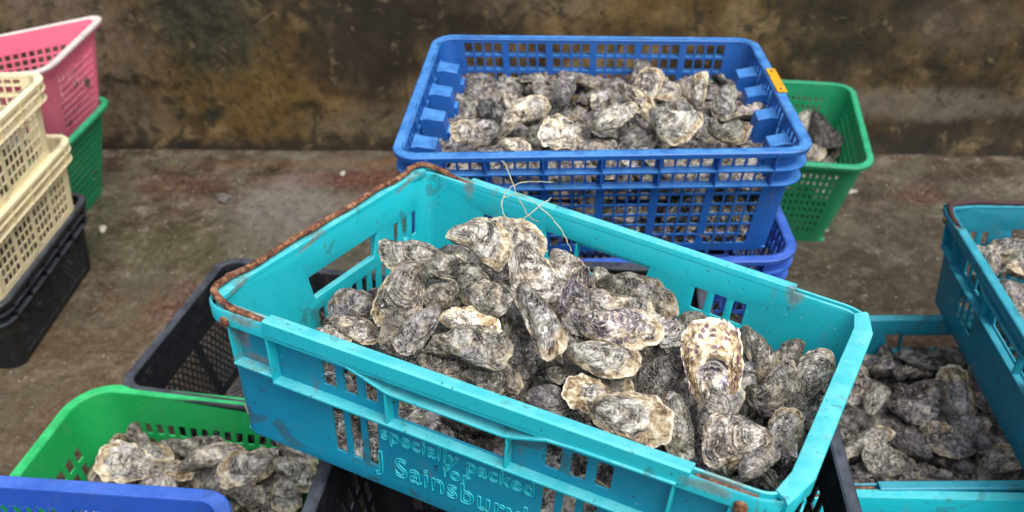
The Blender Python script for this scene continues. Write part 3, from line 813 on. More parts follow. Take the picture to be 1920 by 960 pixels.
def build_oysters():
    M['shell'] = shell_material()
    for p in VARIANTS:
        a, b = oyster_meshes(**p)
        la, lb = oyster_meshes(dense=.62, **p)
        bm = bmesh.new(); bm.from_mesh(la); bm.from_mesh(lb); me = bpy.data.meshes.new('oyster'); bm.to_mesh(me); bm.free(); me.shade_smooth()
        for m_ in (a, b, me): m_.materials.append(M['shell'])
        VM.append((a, b, me))

def place_heaps():
    for key, (kind, label, group, parts) in HEAP_INFO.items():
        rng = random.Random(len(key) * 7 + 3)
        for rec in HEAPS.get(key, ()):
            var, x, y, z, qw, qx, qy, qz, L = rec
            q = Quaternion((qw / 1000, qx / 1000, qy / 1000, qz / 1000)).normalized(); L = L / 1000
            m4 = Matrix.Translation((x / 1e4, y / 1e4, z / 1e4)) @ q.to_matrix().to_4x4() @ Matrix.Diagonal((L, L, L, 1))
            make_oyster(var, m4, palette(rng, kind), label, group, parts)
    # the rest of the shells, small or barely seen, as one mass
    low = []
    for p in VARIANTS:
        a, b = oyster_meshes(dense=.36, **p); vs = []; fs = []; gr = []; ly = []; pl = []
        for m_ in (a, b):
            n = len(vs); vs += [v.co.copy() for v in m_.vertices]; fs += [[i + n for i in f.vertices] for f in m_.polygons]
            for nm, ar in (('growth', gr), ('layer', ly)): ar += [d.value for d in m_.attributes[nm].data]
            pl += [tuple(d.vector) for d in m_.attributes['polar'].data]
        low.append((np.array([tuple(v) for v in vs]), fs, gr, ly, pl))
    V = []; F = []; G = []; Y = []; Q = []
    def put(var, m4):
        vs, fs, g, l, pq = low[var]; Q.extend(pq); n = sum(len(a) for a in V)
        A = np.array(m4.to_3x3()); V.append((vs @ A.T + np.array(m4.translation)) * 10); F.extend([[i + n for i in f] for f in fs]); G.extend(g); Y.extend(l)
    def mat(rec, P=None, k=1):
        var, x, y, z, qw, qx, qy, qz, L = rec; L = L / 1000 * k
        q = Quaternion((qw / 1000, qx / 1000, qy / 1000, qz / 1000)).normalized()
        return Matrix.Translation(P or Vector((x / 1e4, y / 1e4, z / 1e4))) @ q.to_matrix().to_4x4() @ Matrix.Diagonal((L, L, L, 1))
    for rec in REST: put(rec[0], mat(rec))
    for key, ta, tb, kk, fl in (('cream_top', .35, 1.0, .9, 0), ('cream_top', .60, 1.0, .9, 1), ('cream_low', .15, 1.2, .9, 1), ('cream_low', .55, 1.2, .9, 0), ('pink', .30, 1.0, .8, 0), ('pink', .55, 1.2, .7, 1), ('green_pink', .3, 1.6, .8, 0), ('black_left', .2, 1.7, .9, 0)):
        c = CRATES[key]
        for rec in HEAPS['blue']:
            x = (rec[1] / 1e4 + .15) / .6; y = (rec[2] / 1e4 - 1.18) / .42; t = ta + ((.635 - rec[3] / 1e4) / .2 - .1) * tb
            x = .40 + x * .58
            if fl: y = 1 - y
            if not (.12 < x < .94 and .10 < y < .90): continue
            put(rec[0], mat(rec, c.at(x, y, min(max(t, .15), .88)), kk))
    me = bpy.data.meshes.new('oyster_mass'); me.from_pydata(np.concatenate(V).tolist(), [], F); me.update()
    for nm, ar in (('growth', G), ('layer', Y)):
        a = me.attributes.new(nm, 'FLOAT', 'POINT'); a.data.foreach_set('value', np.array(ar, dtype=np.float32))
    a = me.attributes.new('polar', 'FLOAT_VECTOR', 'POINT'); a.data.foreach_set('vector', np.array(Q, dtype=np.float32).ravel())
    me.shade_smooth()
    o = link('oyster_shell_fill', me, M['shell']); o.scale = (.1, .1, .1); o.color = (.8, .15, .45, .4)
    tag(o, 'small barely seen oysters filling the crates below the others', 'oysters', kind='stuff')

# ------------------------------------------------------------------ setting
WA, WB = Vector((-1.21, 2.375, 0)), Vector((1.438, 2.223, 0))      # foot of the wall
def patch(t, sx, sz, cx, cz, rx, rz, dn, soft=.45):
    """soft irregular mask round a place on a surface"""
    a = t.math('DIVIDE', t.math('SUBTRACT', sx, cx), rx); b = t.math('DIVIDE', t.math('SUBTRACT', sz, cz), rz)
    d = t.math('SQRT', t.math('ADD', t.math('MULTIPLY', a, a), t.math('MULTIPLY', b, b)))
    return t.rng(t.math('ADD', d, t.math('MULTIPLY', t.math('SUBTRACT', dn, .5), 2.2)), 1 + soft, 1 - soft)

def wall_material():
    t = NT('stained_concrete_wall'); v = t.coord('Object'); s = t.sep(v); X, Z = s[0], s[2]
    big = t.noise(v, 2.2, 5, .62, .3); mid = t.noise(v, 9, 7, .68, .2); fine = t.noise(v, 60, 6, .7)
    drip = t.noise(t.mapping(v, (9, 1, 1.3)), 1.6, 6, .7)
    c = t.ramp(t.math('ADD', t.math('MULTIPLY', mid, .6), t.math('MULTIPLY', big, .4)),
               [(.40, (.014, .009, .003)), (.47, (.054, .032, .010)), (.53, (.112, .070, .024)), (.60, (.21, .145, .065))])
    c = t.mix(t.rng(drip, .5, .68, 0, .75), c, (.022, .016, .008))
    dn = t.noise(v, 4.5, 6, .7)
    def p(col, f, *a):
        nonlocal c
        c = t.mix(t.math('MULTIPLY', patch(t, X, Z, *a, dn), f), c, col)
    fmix = t.rng(t.math('ADD', t.math('MULTIPLY', fine, .4), t.math('MULTIPLY', t.noise(v, 22, 6, .75), .6)), .40, .60)
    grey = t.mix(fmix, (.115, .080, .050), (.25, .19, .135)); blk = t.mix(fmix, (.012, .014, .010), (.055, .055, .030)); gold = t.mix(fmix, (.080, .044, .009), (.17, .105, .026))
    p(grey, .60, -.02, .42, .16, .12)     # pale rough patch above the pink basket
    p(grey, .55, .10, .18, .22, .16)      # pale lower left
    p(grey, .30, .16, .40, .20, .10)
    p(gold, .75, .50, .22, .28, .14); p(gold, .55, .62, .10, .35, .07)
    p(gold, .60, 1.55, .50, .30, .12); p(gold, .35, .30, .50, .22, .07)
    p(blk, .85, .40, .40, .14, .16); p(blk, .80, .48, .52, .30, .07); p(blk, .9, .02, .56, .26, .05)
    p((.022, .015, .010), .88, .82, .34, .17, .20); p((.022, .015, .010), .7, .98, .46, .16, .18)
    p(t.mix(fmix, (.10, .078, .045), (.17, .135, .085)), .75, .86, .085, .24, .055)
    p(grey, .45, 1.32, .50, .16, .10)
    p((.020, .014, .007), .70, 2.12, .42, .22, .22); p((.020, .014, .007), .6, 1.75, .22, .25, .08); p((.022, .016, .009), .75, 2.62, .10, .32, .09)
    p(t.mix(fmix, (.13, .105, .08), (.20, .17, .13)), .8, 2.32, .155, .36, .045)
    c = t.mix(t.math('MULTIPLY', t.rng(t.noise(v, 13, 7, .72, .6), .53, .60), .75), c, (.016, .014, .006))
    c = t.mix(t.math('MULTIPLY', t.rng(t.noise(t.mapping(v, (1, 1, 1), (3, 2, 1)), 17, 6, .7, .4), .58, .64), .55), c, (.21, .155, .080))
    p(grey, .35, 2.40, .38, .14, .07); p(blk, .8, .36, .115, .028, .022)
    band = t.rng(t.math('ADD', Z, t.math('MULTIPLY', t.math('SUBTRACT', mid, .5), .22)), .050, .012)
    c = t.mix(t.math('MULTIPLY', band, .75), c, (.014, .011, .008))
    c = t.mix(t.rng(fine, .60, .74, 0, .5), c, t.mix(.5, c, (.20, .16, .10)))
    c = t.mix(t.rng(t.noise(v, 26, 5, .75), .60, .70, 0, .75), c, (.016, .015, .010))
    h = t.math('ADD', mid, t.math('MULTIPLY', fine, .25))
    return t.P(Base_Color=c, Roughness=t.rng(mid, .4, .6, .55, .85), Normal=t.bump(h, .45, .006))

def ground_material():
    t = NT('wet_concrete'); v = t.coord('Object'); s = t.sep(v); X, Y = s[0], s[1]
    big = t.noise(v, 2.4, 5, .65, .4); mid = t.noise(v, 11, 7, .7, .3); fine = t.noise(v, 75, 7, .75); grit = t.noise(v, 230, 3, .7)
    c = t.ramp(t.math('ADD', t.math('MULTIPLY', mid, .5), t.math('ADD', t.math('MULTIPLY', fine, .25), t.math('MULTIPLY', big, .25))),
               [(.40, (.030, .020, .013)), (.47, (.072, .052, .034)), (.53, (.130, .102, .074)), (.60, (.25, .215, .175))])
    dn = t.noise(v, 7, 6, .72)
    def p(col, f, *a, **k):
        nonlocal c
        c = t.mix(t.math('MULTIPLY', patch(t, X, Y, *a, dn, **k), f), c, col)
    red = t.mix(t.rng(fine, .35, .65), (.045, .014, .010), (.17, .075, .055))
    rust = t.mix(fine, (.10, .04, .018), (.24, .12, .06))
    p(red, .95, -.30, 2.17, .38, .055); p(rust, .65, -.15, 2.26, .65, .028); p(red, .6, -.12, 2.0, .16, .05)
    p(red, .45, -.92, 2.15, .12, .04); p(red, .7, -.72, 1.62, .20, .10); p(red, .5, -.86, 1.30, .22, .06)
    p((.26, .25, .235), .55, -.60, 1.98, .14, .20); p((.24, .235, .22), .45, -.42, 1.75, .16, .16)
    p(t.mix(fine, (.045, .050, .020), (.11, .115, .06)), .55, -.80, 1.85, .22, .12); p((.05, .055, .022), .5, -.35, 1.86, .12, .09)
    p(t.mix(fine, (.075, .052, .03), (.20, .15, .09)), .6, -.95, 1.35, .28, .28)
    p((.05, .045, .036), .55, 1.05, 1.75, .45, .35); p(red, .55, 1.08, 2.02, .06, .05); p(red, .35, .95, 1.45, .22, .05)
    p((.06, .05, .04), .5, -.95, 1.05, .25, .10)
    gm = t.noise(v, 38, 6, .75, .5)
    c = t.mix(t.rng(gm, .50, .60, 0, .45), c, (.045, .032, .022)); c = t.mix(t.rng(gm, .46, .38, 0, .3), c, (.27, .225, .175))
    c = t.mix(t.rng(t.noise(v, 5, 5, .65, .3), .50, .60, 0, .45), c, t.mix(fine, (.055, .060, .035), (.17, .17, .125)))
    cr = t.noise(t.mapping(v, (3, 14, 1), rot=(0, 0, .35)), 2.2, 6, .75)
    c = t.mix(t.math('MULTIPLY', t.rng(cr, .57, .66), t.rng(t.math('SUBTRACT', Y, 0), 1.75, 1.2, 0, .75)), c, (.030, .026, .022))
    # crushed shell specks
    vd = t.voro(v, 60); c = t.mix(t.math('MULTIPLY', t.rng(vd, .13, .06), t.rng(mid, .48, .62)), c, (.48, .45, .40))
    vd2 = t.voro(v, 150); c = t.mix(t.math('MULTIPLY', t.rng(vd2, .16, .08), t.rng(big, .42, .58, .15, .8)), c, (.40, .37, .33))
    c = t.mix(t.rng(grit, .6, .72, 0, .45), c, (.33, .29, .25))
    c = t.mix(t.rng(grit, .42, .30, 0, .5), c, (.02, .018, .015))
    wet = t.rng(t.noise(v, 3.1, 4, .6), .42, .58)
    h = t.math('ADD', t.math('MULTIPLY', mid, .8), t.math('MULTIPLY', fine, .5))
    return t.P(Base_Color=c, Roughness=t.math('ADD', t.math('MULTIPLY', wet, -.24), t.rng(fine, .4, .7, .28, .46)), Normal=t.bump(h, .6, .006))

def build_setting():
    # ground sheet, gently uneven near the crates
    n = 60; vs = []; fs = []
    def gh(x, y): return .0
    S = [-40, -12, -5, -3] + [-2.4 + 4.8 * i / 30 for i in range(31)] + [3, 5, 12, 40]
    T = [-40, -12, -4, -1] + [-.4 + 3.2 * i / 24 for i in range(25)] + [4, 8, 20, 40]
    for y in T:
        for x in S: vs.append((x, y, 0))
    w = len(S)
    for j in range(len(T) - 1):
        for i in range(w - 1): fs.append((j * w + i, j * w + i + 1, (j + 1) * w + i + 1, (j + 1) * w + i))
    g = link('ground', mesh_from(vs, fs), ground_material()); tag(g, kind='structure')
    # wall: local x along its foot, z up; slightly rough face
    d = (WB - WA).normalized(); nrm = Vector((-d.y, d.x, 0))
    rs = random.Random(5); xs = [-6 + .0 * i for i in range(1)]
    xs = [-6, -3, -1.2] + [-.8 + 4.6 * i / 60 for i in range(61)] + [4.6, 7, 10]
    zs = [-.05, .0] + [.012 + .9 * k / 20 for k in range(21)] + [1.3, 1.8, 2.3]
    vs = []; fs = []
    for z in zs:
        for x in xs:
            y = .007 * math.sin(x * 3.1 + z * 5) + .004 * math.sin(x * 9 + 2 * z) + .0025 * (rs.random() - .5)
            if z < .02: y -= .010
            vs.append((x, y, z))
    w = len(xs)
    for j in range(len(zs) - 1):
        for i in range(w - 1): fs.append((j * w + i, j * w + i + 1, (j + 1) * w + i + 1, (j + 1) * w + i))
    b = len(vs); vs += [(xs[0], .25, zs[0]), (xs[-1], .25, zs[0]), (xs[0], .25, zs[-1]), (xs[-1], .25, zs[-1])]
    top0, top1 = (len(zs) - 1) * w, (len(zs) - 1) * w + w - 1
    fs += [tuple(range(top0, top1 + 1)) + (b + 3, b + 2), (b, b + 2, b + 3, b + 1)]
    me = mesh_from(vs, fs, 60); o = link('concrete_wall', me, wall_material())
    o.location = WA; o.rotation_euler = (0, 0, math.atan2(d.y, d.x))
    tag(o, 'mottled brown and black stained concrete wall behind all the crates', 'wall')
    # debris
    rng = random.Random(12)
    def flake(loc, r, name, label, mat, cat, flat=.25, group=None):
        bm = bmesh.new(); bmesh.ops.create_icosphere(bm, subdivisions=3, radius=1)
        rr = random.Random(int(r * 1e5) + int(loc[0] * 1000)); ph = [rr.random() * 6 for _ in range(6)]
        for v_ in bm.verts:
            a = math.atan2(v_.co.y, v_.co.x); k = 1 + .22 * math.sin(2 * a + ph[0]) + .14 * math.sin(3 * a + ph[1]) + .08 * math.sin(7 * a + ph[2])
            v_.co = Vector((v_.co.x * k, v_.co.y * k * .65, v_.co.z * flat + .10 * math.sin(3 * v_.co.x + ph[3]))) * r
        me = bpy.data.meshes.new('f'); bm.to_mesh(me); bm.free(); me.shade_smooth()
        o = link(name, me, mat); o.location = (loc[0], loc[1], r * flat * .7); o.rotation_euler = (0, 0, rr.random() * 6)
        return tag(o, label, cat, group)
    for (x, y, r, lb) in ((-1.053, 1.944, .015, 'white elongated shell chip on the wet ground beside the dark green basket'), (.912, 2.048, .013, 'small white chip on the ground by the small green basket'),
                          (-.47, 2.20, .011, 'pale chip near the foot of the wall on the rusty streak')):
        flake((x, y), r, 'shell_chip', lb, M['chip'], 'shell chip', .2)
    # scattered crushed shell
    mb = MB()
    for i in range(900):
        x = rng.uniform(-1.4, 1.5); y = rng.uniform(.6, 2.27); r = rng.uniform(.0008, .0034) * (1.5 if rng.random() < .08 else 1)
        a = rng.random() * 6.3; vs = []
        for k in range(5):
            th = a + 6.283 * k / 5; q = r * rng.uniform(.5, 1.2); vs.append((x + math.cos(th) * q, y + math.sin(th) * q * .7, .0006 + rng.random() * r * .4))
        vs.append((x, y, .001 + r * .5)); vs.append((x, y, -.001))
        mb.add(vs, [(k, (k + 1) % 5, 5) for k in range(5)] + [((k + 1) % 5, k, 6) for k in range(5)])
    o = link('crushed_shell_debris', mesh_from(mb.v, mb.f), M['chip']); tag(o, 'tiny crushed shell fragments scattered over the wet ground', 'debris', kind='stuff')

def flat_material(name, col, rough=.5):
    t = NT(name); v = t.coord('Object'); n = t.noise(v, 60, 5, .65)
    return t.P(Base_Color=t.mix(t.rng(n, .35, .65), tuple(c * .72 for c in col), col), Roughness=rough, Normal=t.bump(n, .3, .001))

def twine():
    """loose strands lying over the back of the heap"""
    strands = [
        [(-.010, 1.030, .705), (-.004, 1.020, .700), (.010, .985, .676), (.022, .955, .668), (.034, .935, .672)],
        [(.055, 1.0, .690), (.020, .995, .694), (-.002, .985, .690), (-.012, .965, .682), (-.006, .940, .674)],
        [(-.010, .975, .684), (.012, .970, .690), (.040, .945, .684), (.062, .920, .668), (.072, .90, .652)],
        [(-.002, .985, .688), (.016, .955, .688), (.028, .92, .676), (.030, .90, .664)],
        [(.05, .965, .688), (.03, .945, .684), (.01, .925, .678), (-.004, .91, .670)],
        [(.030, .985, .690), (.038, .955, .682), (.036, .93, .672), (.046, .915, .662)],
    ]
    root = empty('loose_twine', (.02, .96, .68))
    for i, s in enumerate([strands[k] for k in (0, 1, 2, 4)]):
        mb = MB(); rj = random.Random(i + 40); P = [p + Vector((rj.gauss(0, .0005), rj.gauss(0, .0005), rj.gauss(0, .0004))) for p in smooth_path([Vector(p) for p in s], 5)]; tube(mb, smooth_path(P, 3), .0007, 6, .3, i)
        link('strand', mesh_from(mb.v, mb.f, 60, (.02, .96, .68)), M['twine'], root)
    tag(root, 'tangle of thin pale twine over the top of the teal crate heap', 'twine')

def camera_and_light():
    sc = bpy.context.scene
    cd = bpy.data.cameras.new('camera'); cam = bpy.data.objects.new('camera', cd); COL.objects.link(cam); sc.camera = cam
    cd.sensor_width = 36; cd.lens = 36 * 1700 / 1920; cd.clip_start = .02; cd.clip_end = 200
    p, r = R(36.0), R(-1.2)
    fwd = Vector((0, math.cos(p), -math.sin(p))); up0 = Vector((0, math.sin(p), math.cos(p))); rt0 = Vector((1, 0, 0))
    rt = rt0 * math.cos(r) + up0 * math.sin(r); up = -rt0 * math.sin(r) + up0 * math.cos(r)
    m = Matrix((rt, up, -fwd)).transposed().to_4x4(); cam.matrix_world = Matrix.Translation((0, 0, 1.3)) @ m
    cd.dof.use_dof = True; cd.dof.focus_distance = .98; cd.dof.aperture_fstop = 5.6
    w = bpy.data.worlds.new('World'); sc.world = w; w.use_nodes = True; t = w.node_tree; bg = t.nodes['Background']
    sky = t.nodes.new('ShaderNodeTexSky'); sky.sky_type = 'NISHITA'; sky.sun_disc = False
    sky.sun_elevation = R(62); sky.sun_rotation = R(138); sky.air_density = 1.6; sky.dust_density = 5; sky.ozone_density = .6
    hs = t.nodes.new('ShaderNodeHueSaturation'); hs.inputs['Saturation'].default_value = .5
    t.links.new(sky.outputs[0], hs.inputs['Color']); t.links.new(hs.outputs[0], bg.inputs['Color']); bg.inputs['Strength'].default_value = SKY
    ld = bpy.data.lights.new('sun', 'SUN'); ld.energy = SUN; ld.angle = R(40); ld.color = (1, .98, .95)
    lo = bpy.data.objects.new('sun', ld); COL.objects.link(lo)
    el, az = R(62), R(138)     # from behind the viewer, a little to the left
    dv = Vector((math.sin(az) * math.cos(el), math.cos(az) * math.cos(el), math.sin(el)))
    lo.rotation_euler = dv.to_track_quat('Z', 'Y').to_euler()
    sc.view_settings.view_transform = 'Standard'; sc.view_settings.look = 'None'; sc.view_settings.exposure = 0; sc.view_settings.gamma = 1
    sc.cycles.max_bounces = 6; sc.cycles.use_denoising = True

SKY, SUN = .215, 1.35

HEAP_INFO = {
    'main': ('mixed', 'grey brown oyster wedged low between bigger ones in the tilted teal crate', 'smaller oysters inside the tilted teal crate', True),
    'blue': ('warm', 'greyish brown oyster in the heap of the sticker marked blue crate', 'oysters heaped in the upper blue crate', False),
    'green_back': ('dark', 'dark grey oyster in the small green basket by the wall', 'oysters in the small green basket', False),
    'green_front': ('warm', 'pinkish grey oyster in the bright green basket', 'oysters in the bright green basket', True),
    'teal_heap': ('dark', 'dark purplish oyster lying in the dull teal crate on the ground', 'oysters in the dull teal crate on the ground', False),
    'teal_right': ('warm', 'grey oyster in the teal crate with the dark rusty bar', 'oysters in the crate with the dark rusty bar', False),
    'black_front': ('dark', 'dark oyster in the black crate under the teal crate', 'oysters in the black crate under the teal one', False),
    'blue_low_part': ('warm', 'greyish brown oyster in the heap of the sticker marked blue crate', 'oysters heaped in the upper blue crate', False),
    'green_low_part': ('dark', 'dark grey oyster in the small green basket by the wall', 'oysters in the small green basket', False),
}
HEAPS = {
 'main': [(0,-603,7286,5367,486,-27,-848,212,82),(9,-1968,7845,5453,81,472,-793,377,96),(11,3102,7303,5620,101,22,-243,-964,101),(10,3069,7417,5224,852,-31,-358,380,83),(0,2954,6911,5490,177,955,-88,222,89),(2,3245,7811,5268,530,-154,746,374,98),(8,949,8108,5397,870,401,6,-286,96),(9,-1502,6748,5493,522,246,222,-786,85),(0,1024,6091,5635,237,-221,-588,741,79),(0,2175,6152,5422,959,-142,130,-209,97),(5,312,6143,5653,216,6,-75,-973,93),(6,-2269,8601,5493,920,261,259,-132,89),(10,217,7160,5682,905,7,235,-355,88),(3,-1539,9651,5270,512,181,513,-664,90),(5,2438,6310,5594,748,-153,624,165,89),(2,-2041,7119,5468,795,119,-67,591,81),(10,2066,6469,5679,147,369,-135,-908,90),(2,2520,6518,5853,770,-117,374,503,92),(10,1835,8638,5346,416,300,-60,-856,87),(3,1652,6389,5578,91,-776,530,-329,79),(7,516,6517,5550,985,68,-83,137,77),(1,-735,10226,5534,544,221,152,-795,90),(2,3406,7576,5611,271,-403,-154,860,77),(7,2712,7093,5620,181,-159,-118,963,75),(2,-1255,7256,5649,435,-74,-35,-896,85),(7,-588,7776,5712,70,-966,104,225,96),(3,897,6351,5557,701,605,-367,-91,101),(0,-1180,7882,5747,923,-144,-95,-345,99),(1,894,9275,5349,157,-511,484,-693,98),(4,-1650,7267,5629,200,-675,-158,-692,83),(2,1762,7038,5708,251,329,-163,896,87),(9,902,5618,5743,793,280,-283,462,95),(8,2687,7980,5542,365,-258,36,894,85),(5,384,7013,5809,935,106,304,146,85),(6,-2055,7504,5685,467,-416,776,-82,94),(2,1859,7667,5710,121,885,-448,46,99),(8,-1718,9245,5399,218,291,887,-284,103),(0,1561,8056,5749,751,-178,318,-551,83),(4,353,7918,5747,643,-136,752,47,96),(1,169,9390,5651,746,-285,-575,-179,101),(7,1906,6057,5724,201,-854,-42,-478,85),(7,-2332,8062,5613,970,-33,147,-193,78),(6,-783,8374,5637,354,698,-611,117,94),(6,-36,9711,5657,747,147,334,-556,101),(11,-1975,8112,5760,562,40,59,-824,85),(10,-983,9068,5636,235,-300,-922,64,98),(4,1807,6738,5831,855,-44,-179,-484,86),(6,740,6784,5804,198,529,319,-761,89),(11,2592,7203,5818,14,160,974,159,103),(9,-1329,9622,5628,937,-272,-211,66,100),(7,-1012,6771,5638,716,103,491,-486,92),(6,-621,9492,5598,429,314,616,-581,78),(7,33,8556,5761,37,243,-114,962,103),(8,28,7403,5876,616,231,740,-141,91),(9,-1646,8335,5690,197,543,89,-811,102),(5,2099,8245,5510,161,-440,344,814,93)],
 'blue': [(2,-524,14034,5534,83,-865,-494,-8,80),(4,647,13046,5537,40,-997,-56,-28,73),(2,1961,14544,5597,29,-2,148,-988,84),(11,2918,12047,5544,798,-12,-154,582,77),(0,1224,12666,5545,981,-67,19,179,78),(9,-748,12356,5550,35,417,-908,-9,92),(6,3927,12509,5552,95,-746,658,-12,85),(6,146,13891,5592,203,-387,-85,-895,89),(11,4133,14181,5568,20,-163,-19,986,96),(10,3717,15220,5633,796,15,448,406,79),(6,3077,14765,5575,955,-43,174,-236,79),(0,3520,14037,5628,19,-713,-299,-634,85),(8,2471,12048,5552,357,-497,-360,-704,71),(6,1028,12334,5652,981,82,-136,113,99),(6,1793,14971,5598,419,350,-106,831,84),(2,3104,14289,5660,855,-84,417,-296,82),(2,-560,13509,5621,312,6,-153,938,98),(5,1523,15159,5536,926,-28,36,-376,71),(1,1543,15644,5558,555,-120,6,-823,92),(6,1151,13773,5587,942,-47,-115,313,82),(5,-477,15703,5575,454,2,45,-890,100),(2,4069,15183,5639,854,-42,411,317,93),(8,1575,14285,5588,888,24,-457,-36,91),(8,3846,13120,5600,886,-150,246,363,91),(6,428,13440,5655,308,221,-313,871,84),(6,3369,12887,5731,89,344,-17,935,80),(0,-682,12824,5560,925,-72,56,369,87),(4,-309,14483,5632,161,-616,-162,-754,97),(9,295,14632,5651,518,350,-14,781,94),(8,3628,12743,5562,719,323,422,-447,69),(1,3226,15399,5554,897,-26,-101,-430,90),(11,-205,12677,5741,821,-26,50,568,99),(4,1222,14266,5589,135,937,69,-316,86),(9,328,12359,5676,795,186,-80,-571,81),(3,1852,12222,5596,222,476,4,851,86),(11,560,14276,5552,705,-85,-29,-704,89),(0,3288,12267,5570,986,0,-94,138,92),(7,3638,14526,5552,87,441,-892,53,89),(0,1797,13503,5699,505,48,114,854,92),(5,1705,12729,5575,36,229,-27,-972,88),(6,-1211,13358,5601,983,-80,85,-139,91),(11,2272,13935,5564,60,975,55,208,92),(0,-223,12117,5638,783,-36,315,535,90),(2,-948,14433,5602,380,93,-62,918,94),(10,2005,13077,5843,137,265,126,-946,91),(9,3720,12144,5526,27,-901,-431,-34,73),(11,2043,15555,5573,453,329,-36,828,73),(2,2418,12358,5720,191,698,-661,-199,95),(5,892,14150,5746,93,-89,-32,991,97),(2,116,15450,5617,978,-21,196,-71,99),(6,-950,13875,5575,167,-716,-632,-244,85),(9,718,14682,5686,245,-859,-420,162,93),(10,1487,12776,5745,995,41,-24,92,83),(11,1899,14162,5643,112,89,247,-958,87),(4,452,12090,5624,528,-330,373,688,83),(7,3400,14983,5587,78,-176,-960,203,74),(3,-878,15045,5525,60,884,450,-110,86),(5,3210,13447,5786,76,28,991,102,84),(5,569,15350,5615,916,-269,-148,-260,86),(2,1,12234,5824,782,-38,-2,622,77),(11,1127,13118,5650,883,-97,390,-244,93),(10,-480,15173,5628,558,261,107,-780,88),(10,3898,13560,5644,158,-104,-85,-978,85),(2,4000,14055,5780,827,-135,-83,539,87),(11,2814,14942,5745,487,97,0,868,97),(10,2535,15437,5812,193,195,166,-947,83),(9,582,15686,5616,215,791,-571,52,95),(8,2981,12843,5780,841,104,-447,287,83),(7,2987,12348,5684,57,170,-18,-984,68),(9,3912,14757,5717,763,-115,111,626,90),(3,2515,13092,5704,66,-849,525,-16,75),(7,2070,12327,5707,951,161,107,240,73),(8,-1203,12702,5598,363,394,845,1,83),(11,433,13179,5786,516,-26,-27,-856,77),(2,-664,13165,5770,641,-85,-112,754,98)],
 'green_back': [(0,8172,20252,1369,73,901,116,411,89),(2,7871,19397,1364,910,79,212,-347,87)],
 'green_front': [(6,-6330,9699,915,37,-983,152,93,81),(6,-6039,10405,1002,908,-24,-415,-58,112),(1,-6061,9580,999,232,772,-126,578,102),(4,-6956,10558,1057,862,154,480,-48,114),(6,-5688,9558,1013,857,-3,-288,-427,92),(4,-4368,10283,1067,280,-176,-173,928,105),(7,-6503,10223,913,292,-32,-80,953,86),(10,-4001,10135,1119,37,-570,716,401,113),(7,-6831,9728,917,833,81,97,-539,80),(2,-5900,9907,1289,930,15,-137,341,106)],
 'teal_heap': [(2,6556,9428,1280,591,-22,-175,787,89),(4,6577,10074,1241,17,900,-69,430,81),(0,6974,9788,1230,988,-76,50,125,86),(1,8219,9544,1238,244,-39,-9,969,99),(5,8072,9917,1275,47,-808,536,-240,86),(5,6710,10816,1239,408,32,32,-912,88),(2,5951,10006,1313,668,-46,-170,723,105),(6,7269,10058,1311,993,-93,0,73,109),(6,7321,11726,1270,155,-414,-71,-894,93),(1,8277,12549,1278,501,585,-551,322,92),(0,7212,10622,1414,698,-233,-669,-107,94),(8,5318,9323,1611,684,-205,-123,-689,107),(4,7664,10969,1335,339,11,147,-929,97),(8,6440,11921,1271,897,-136,196,373,91),(8,8108,10447,1305,974,-117,-38,-193,100),(10,6150,9612,1379,750,345,-60,-561,77),(6,6014,10442,1271,706,239,-283,603,93),(0,5310,10145,1364,763,-428,261,408,96),(9,6284,11325,1314,648,108,-177,733,103),(4,6902,11745,1282,168,912,96,-362,95),(9,6142,9336,1456,351,-690,-541,-329,89),(0,7160,11325,1570,543,-23,-64,837,101),(1,6912,12421,1314,160,-862,225,-424,76),(6,6468,10306,1519,8,242,-962,129,100),(11,8219,10969,1309,149,969,150,126,101),(10,8180,11404,1596,504,119,150,-842,101),(11,7638,11860,1448,204,-265,11,942,80),(5,7839,12356,1392,325,655,474,-491,107),(2,6572,12277,1415,915,-297,-24,272,108),(6,5320,10523,1472,464,-782,-372,186,93),(1,6829,10322,1390,993,-51,44,98,96),(9,5630,10944,1473,118,-899,-387,-166,102),(10,7708,9865,1498,937,215,169,-215,92),(4,7185,10106,1620,64,694,-712,-80,92),(5,7110,11902,1589,851,-336,-91,-394,95),(2,5762,9721,1510,807,-229,-12,544,85),(2,7413,12173,1592,442,-99,-127,-882,85)],
 'teal_right': [(8,9017,13158,3360,829,-38,12,558,100),(10,8945,12516,3343,193,353,-911,87,106),(6,8358,13075,3332,579,-309,-247,-713,85)],
 'black_front': [(3,-230,6941,5326,196,-169,-15,-966,100),(9,2612,6609,5299,873,-461,137,83,106)],
 'blue_low_part': [(11,3512,12307,4511,449,48,-143,881,74),(1,3041,12233,4786,408,-227,2,884,83),(7,2998,12300,4540,344,234,-33,909,72),(6,3869,12270,4547,343,345,-139,863,80),(11,3972,12195,5024,904,-247,193,-292,87),(10,3312,12126,4678,757,-123,46,640,75),(0,1546,13717,4509,502,-60,-37,862,73),(6,823,12168,4851,160,603,779,55,89),(1,2328,12122,4560,728,359,-183,554,79),(0,1383,12268,4926,340,-928,-134,72,80),(3,2639,12192,4724,271,-825,362,339,70),(2,2585,12403,4810,636,346,476,-499,78),(4,1726,12257,4787,317,307,230,-867,82),(6,1805,12084,5006,724,-107,79,677,78),(2,3622,12316,4904,657,315,-67,682,85),(6,3638,12060,5001,224,107,557,-793,77),(10,3071,12026,5077,482,565,-535,402,87),(1,2774,12286,4970,842,75,119,-520,83)],
 'green_low_part': [],
}
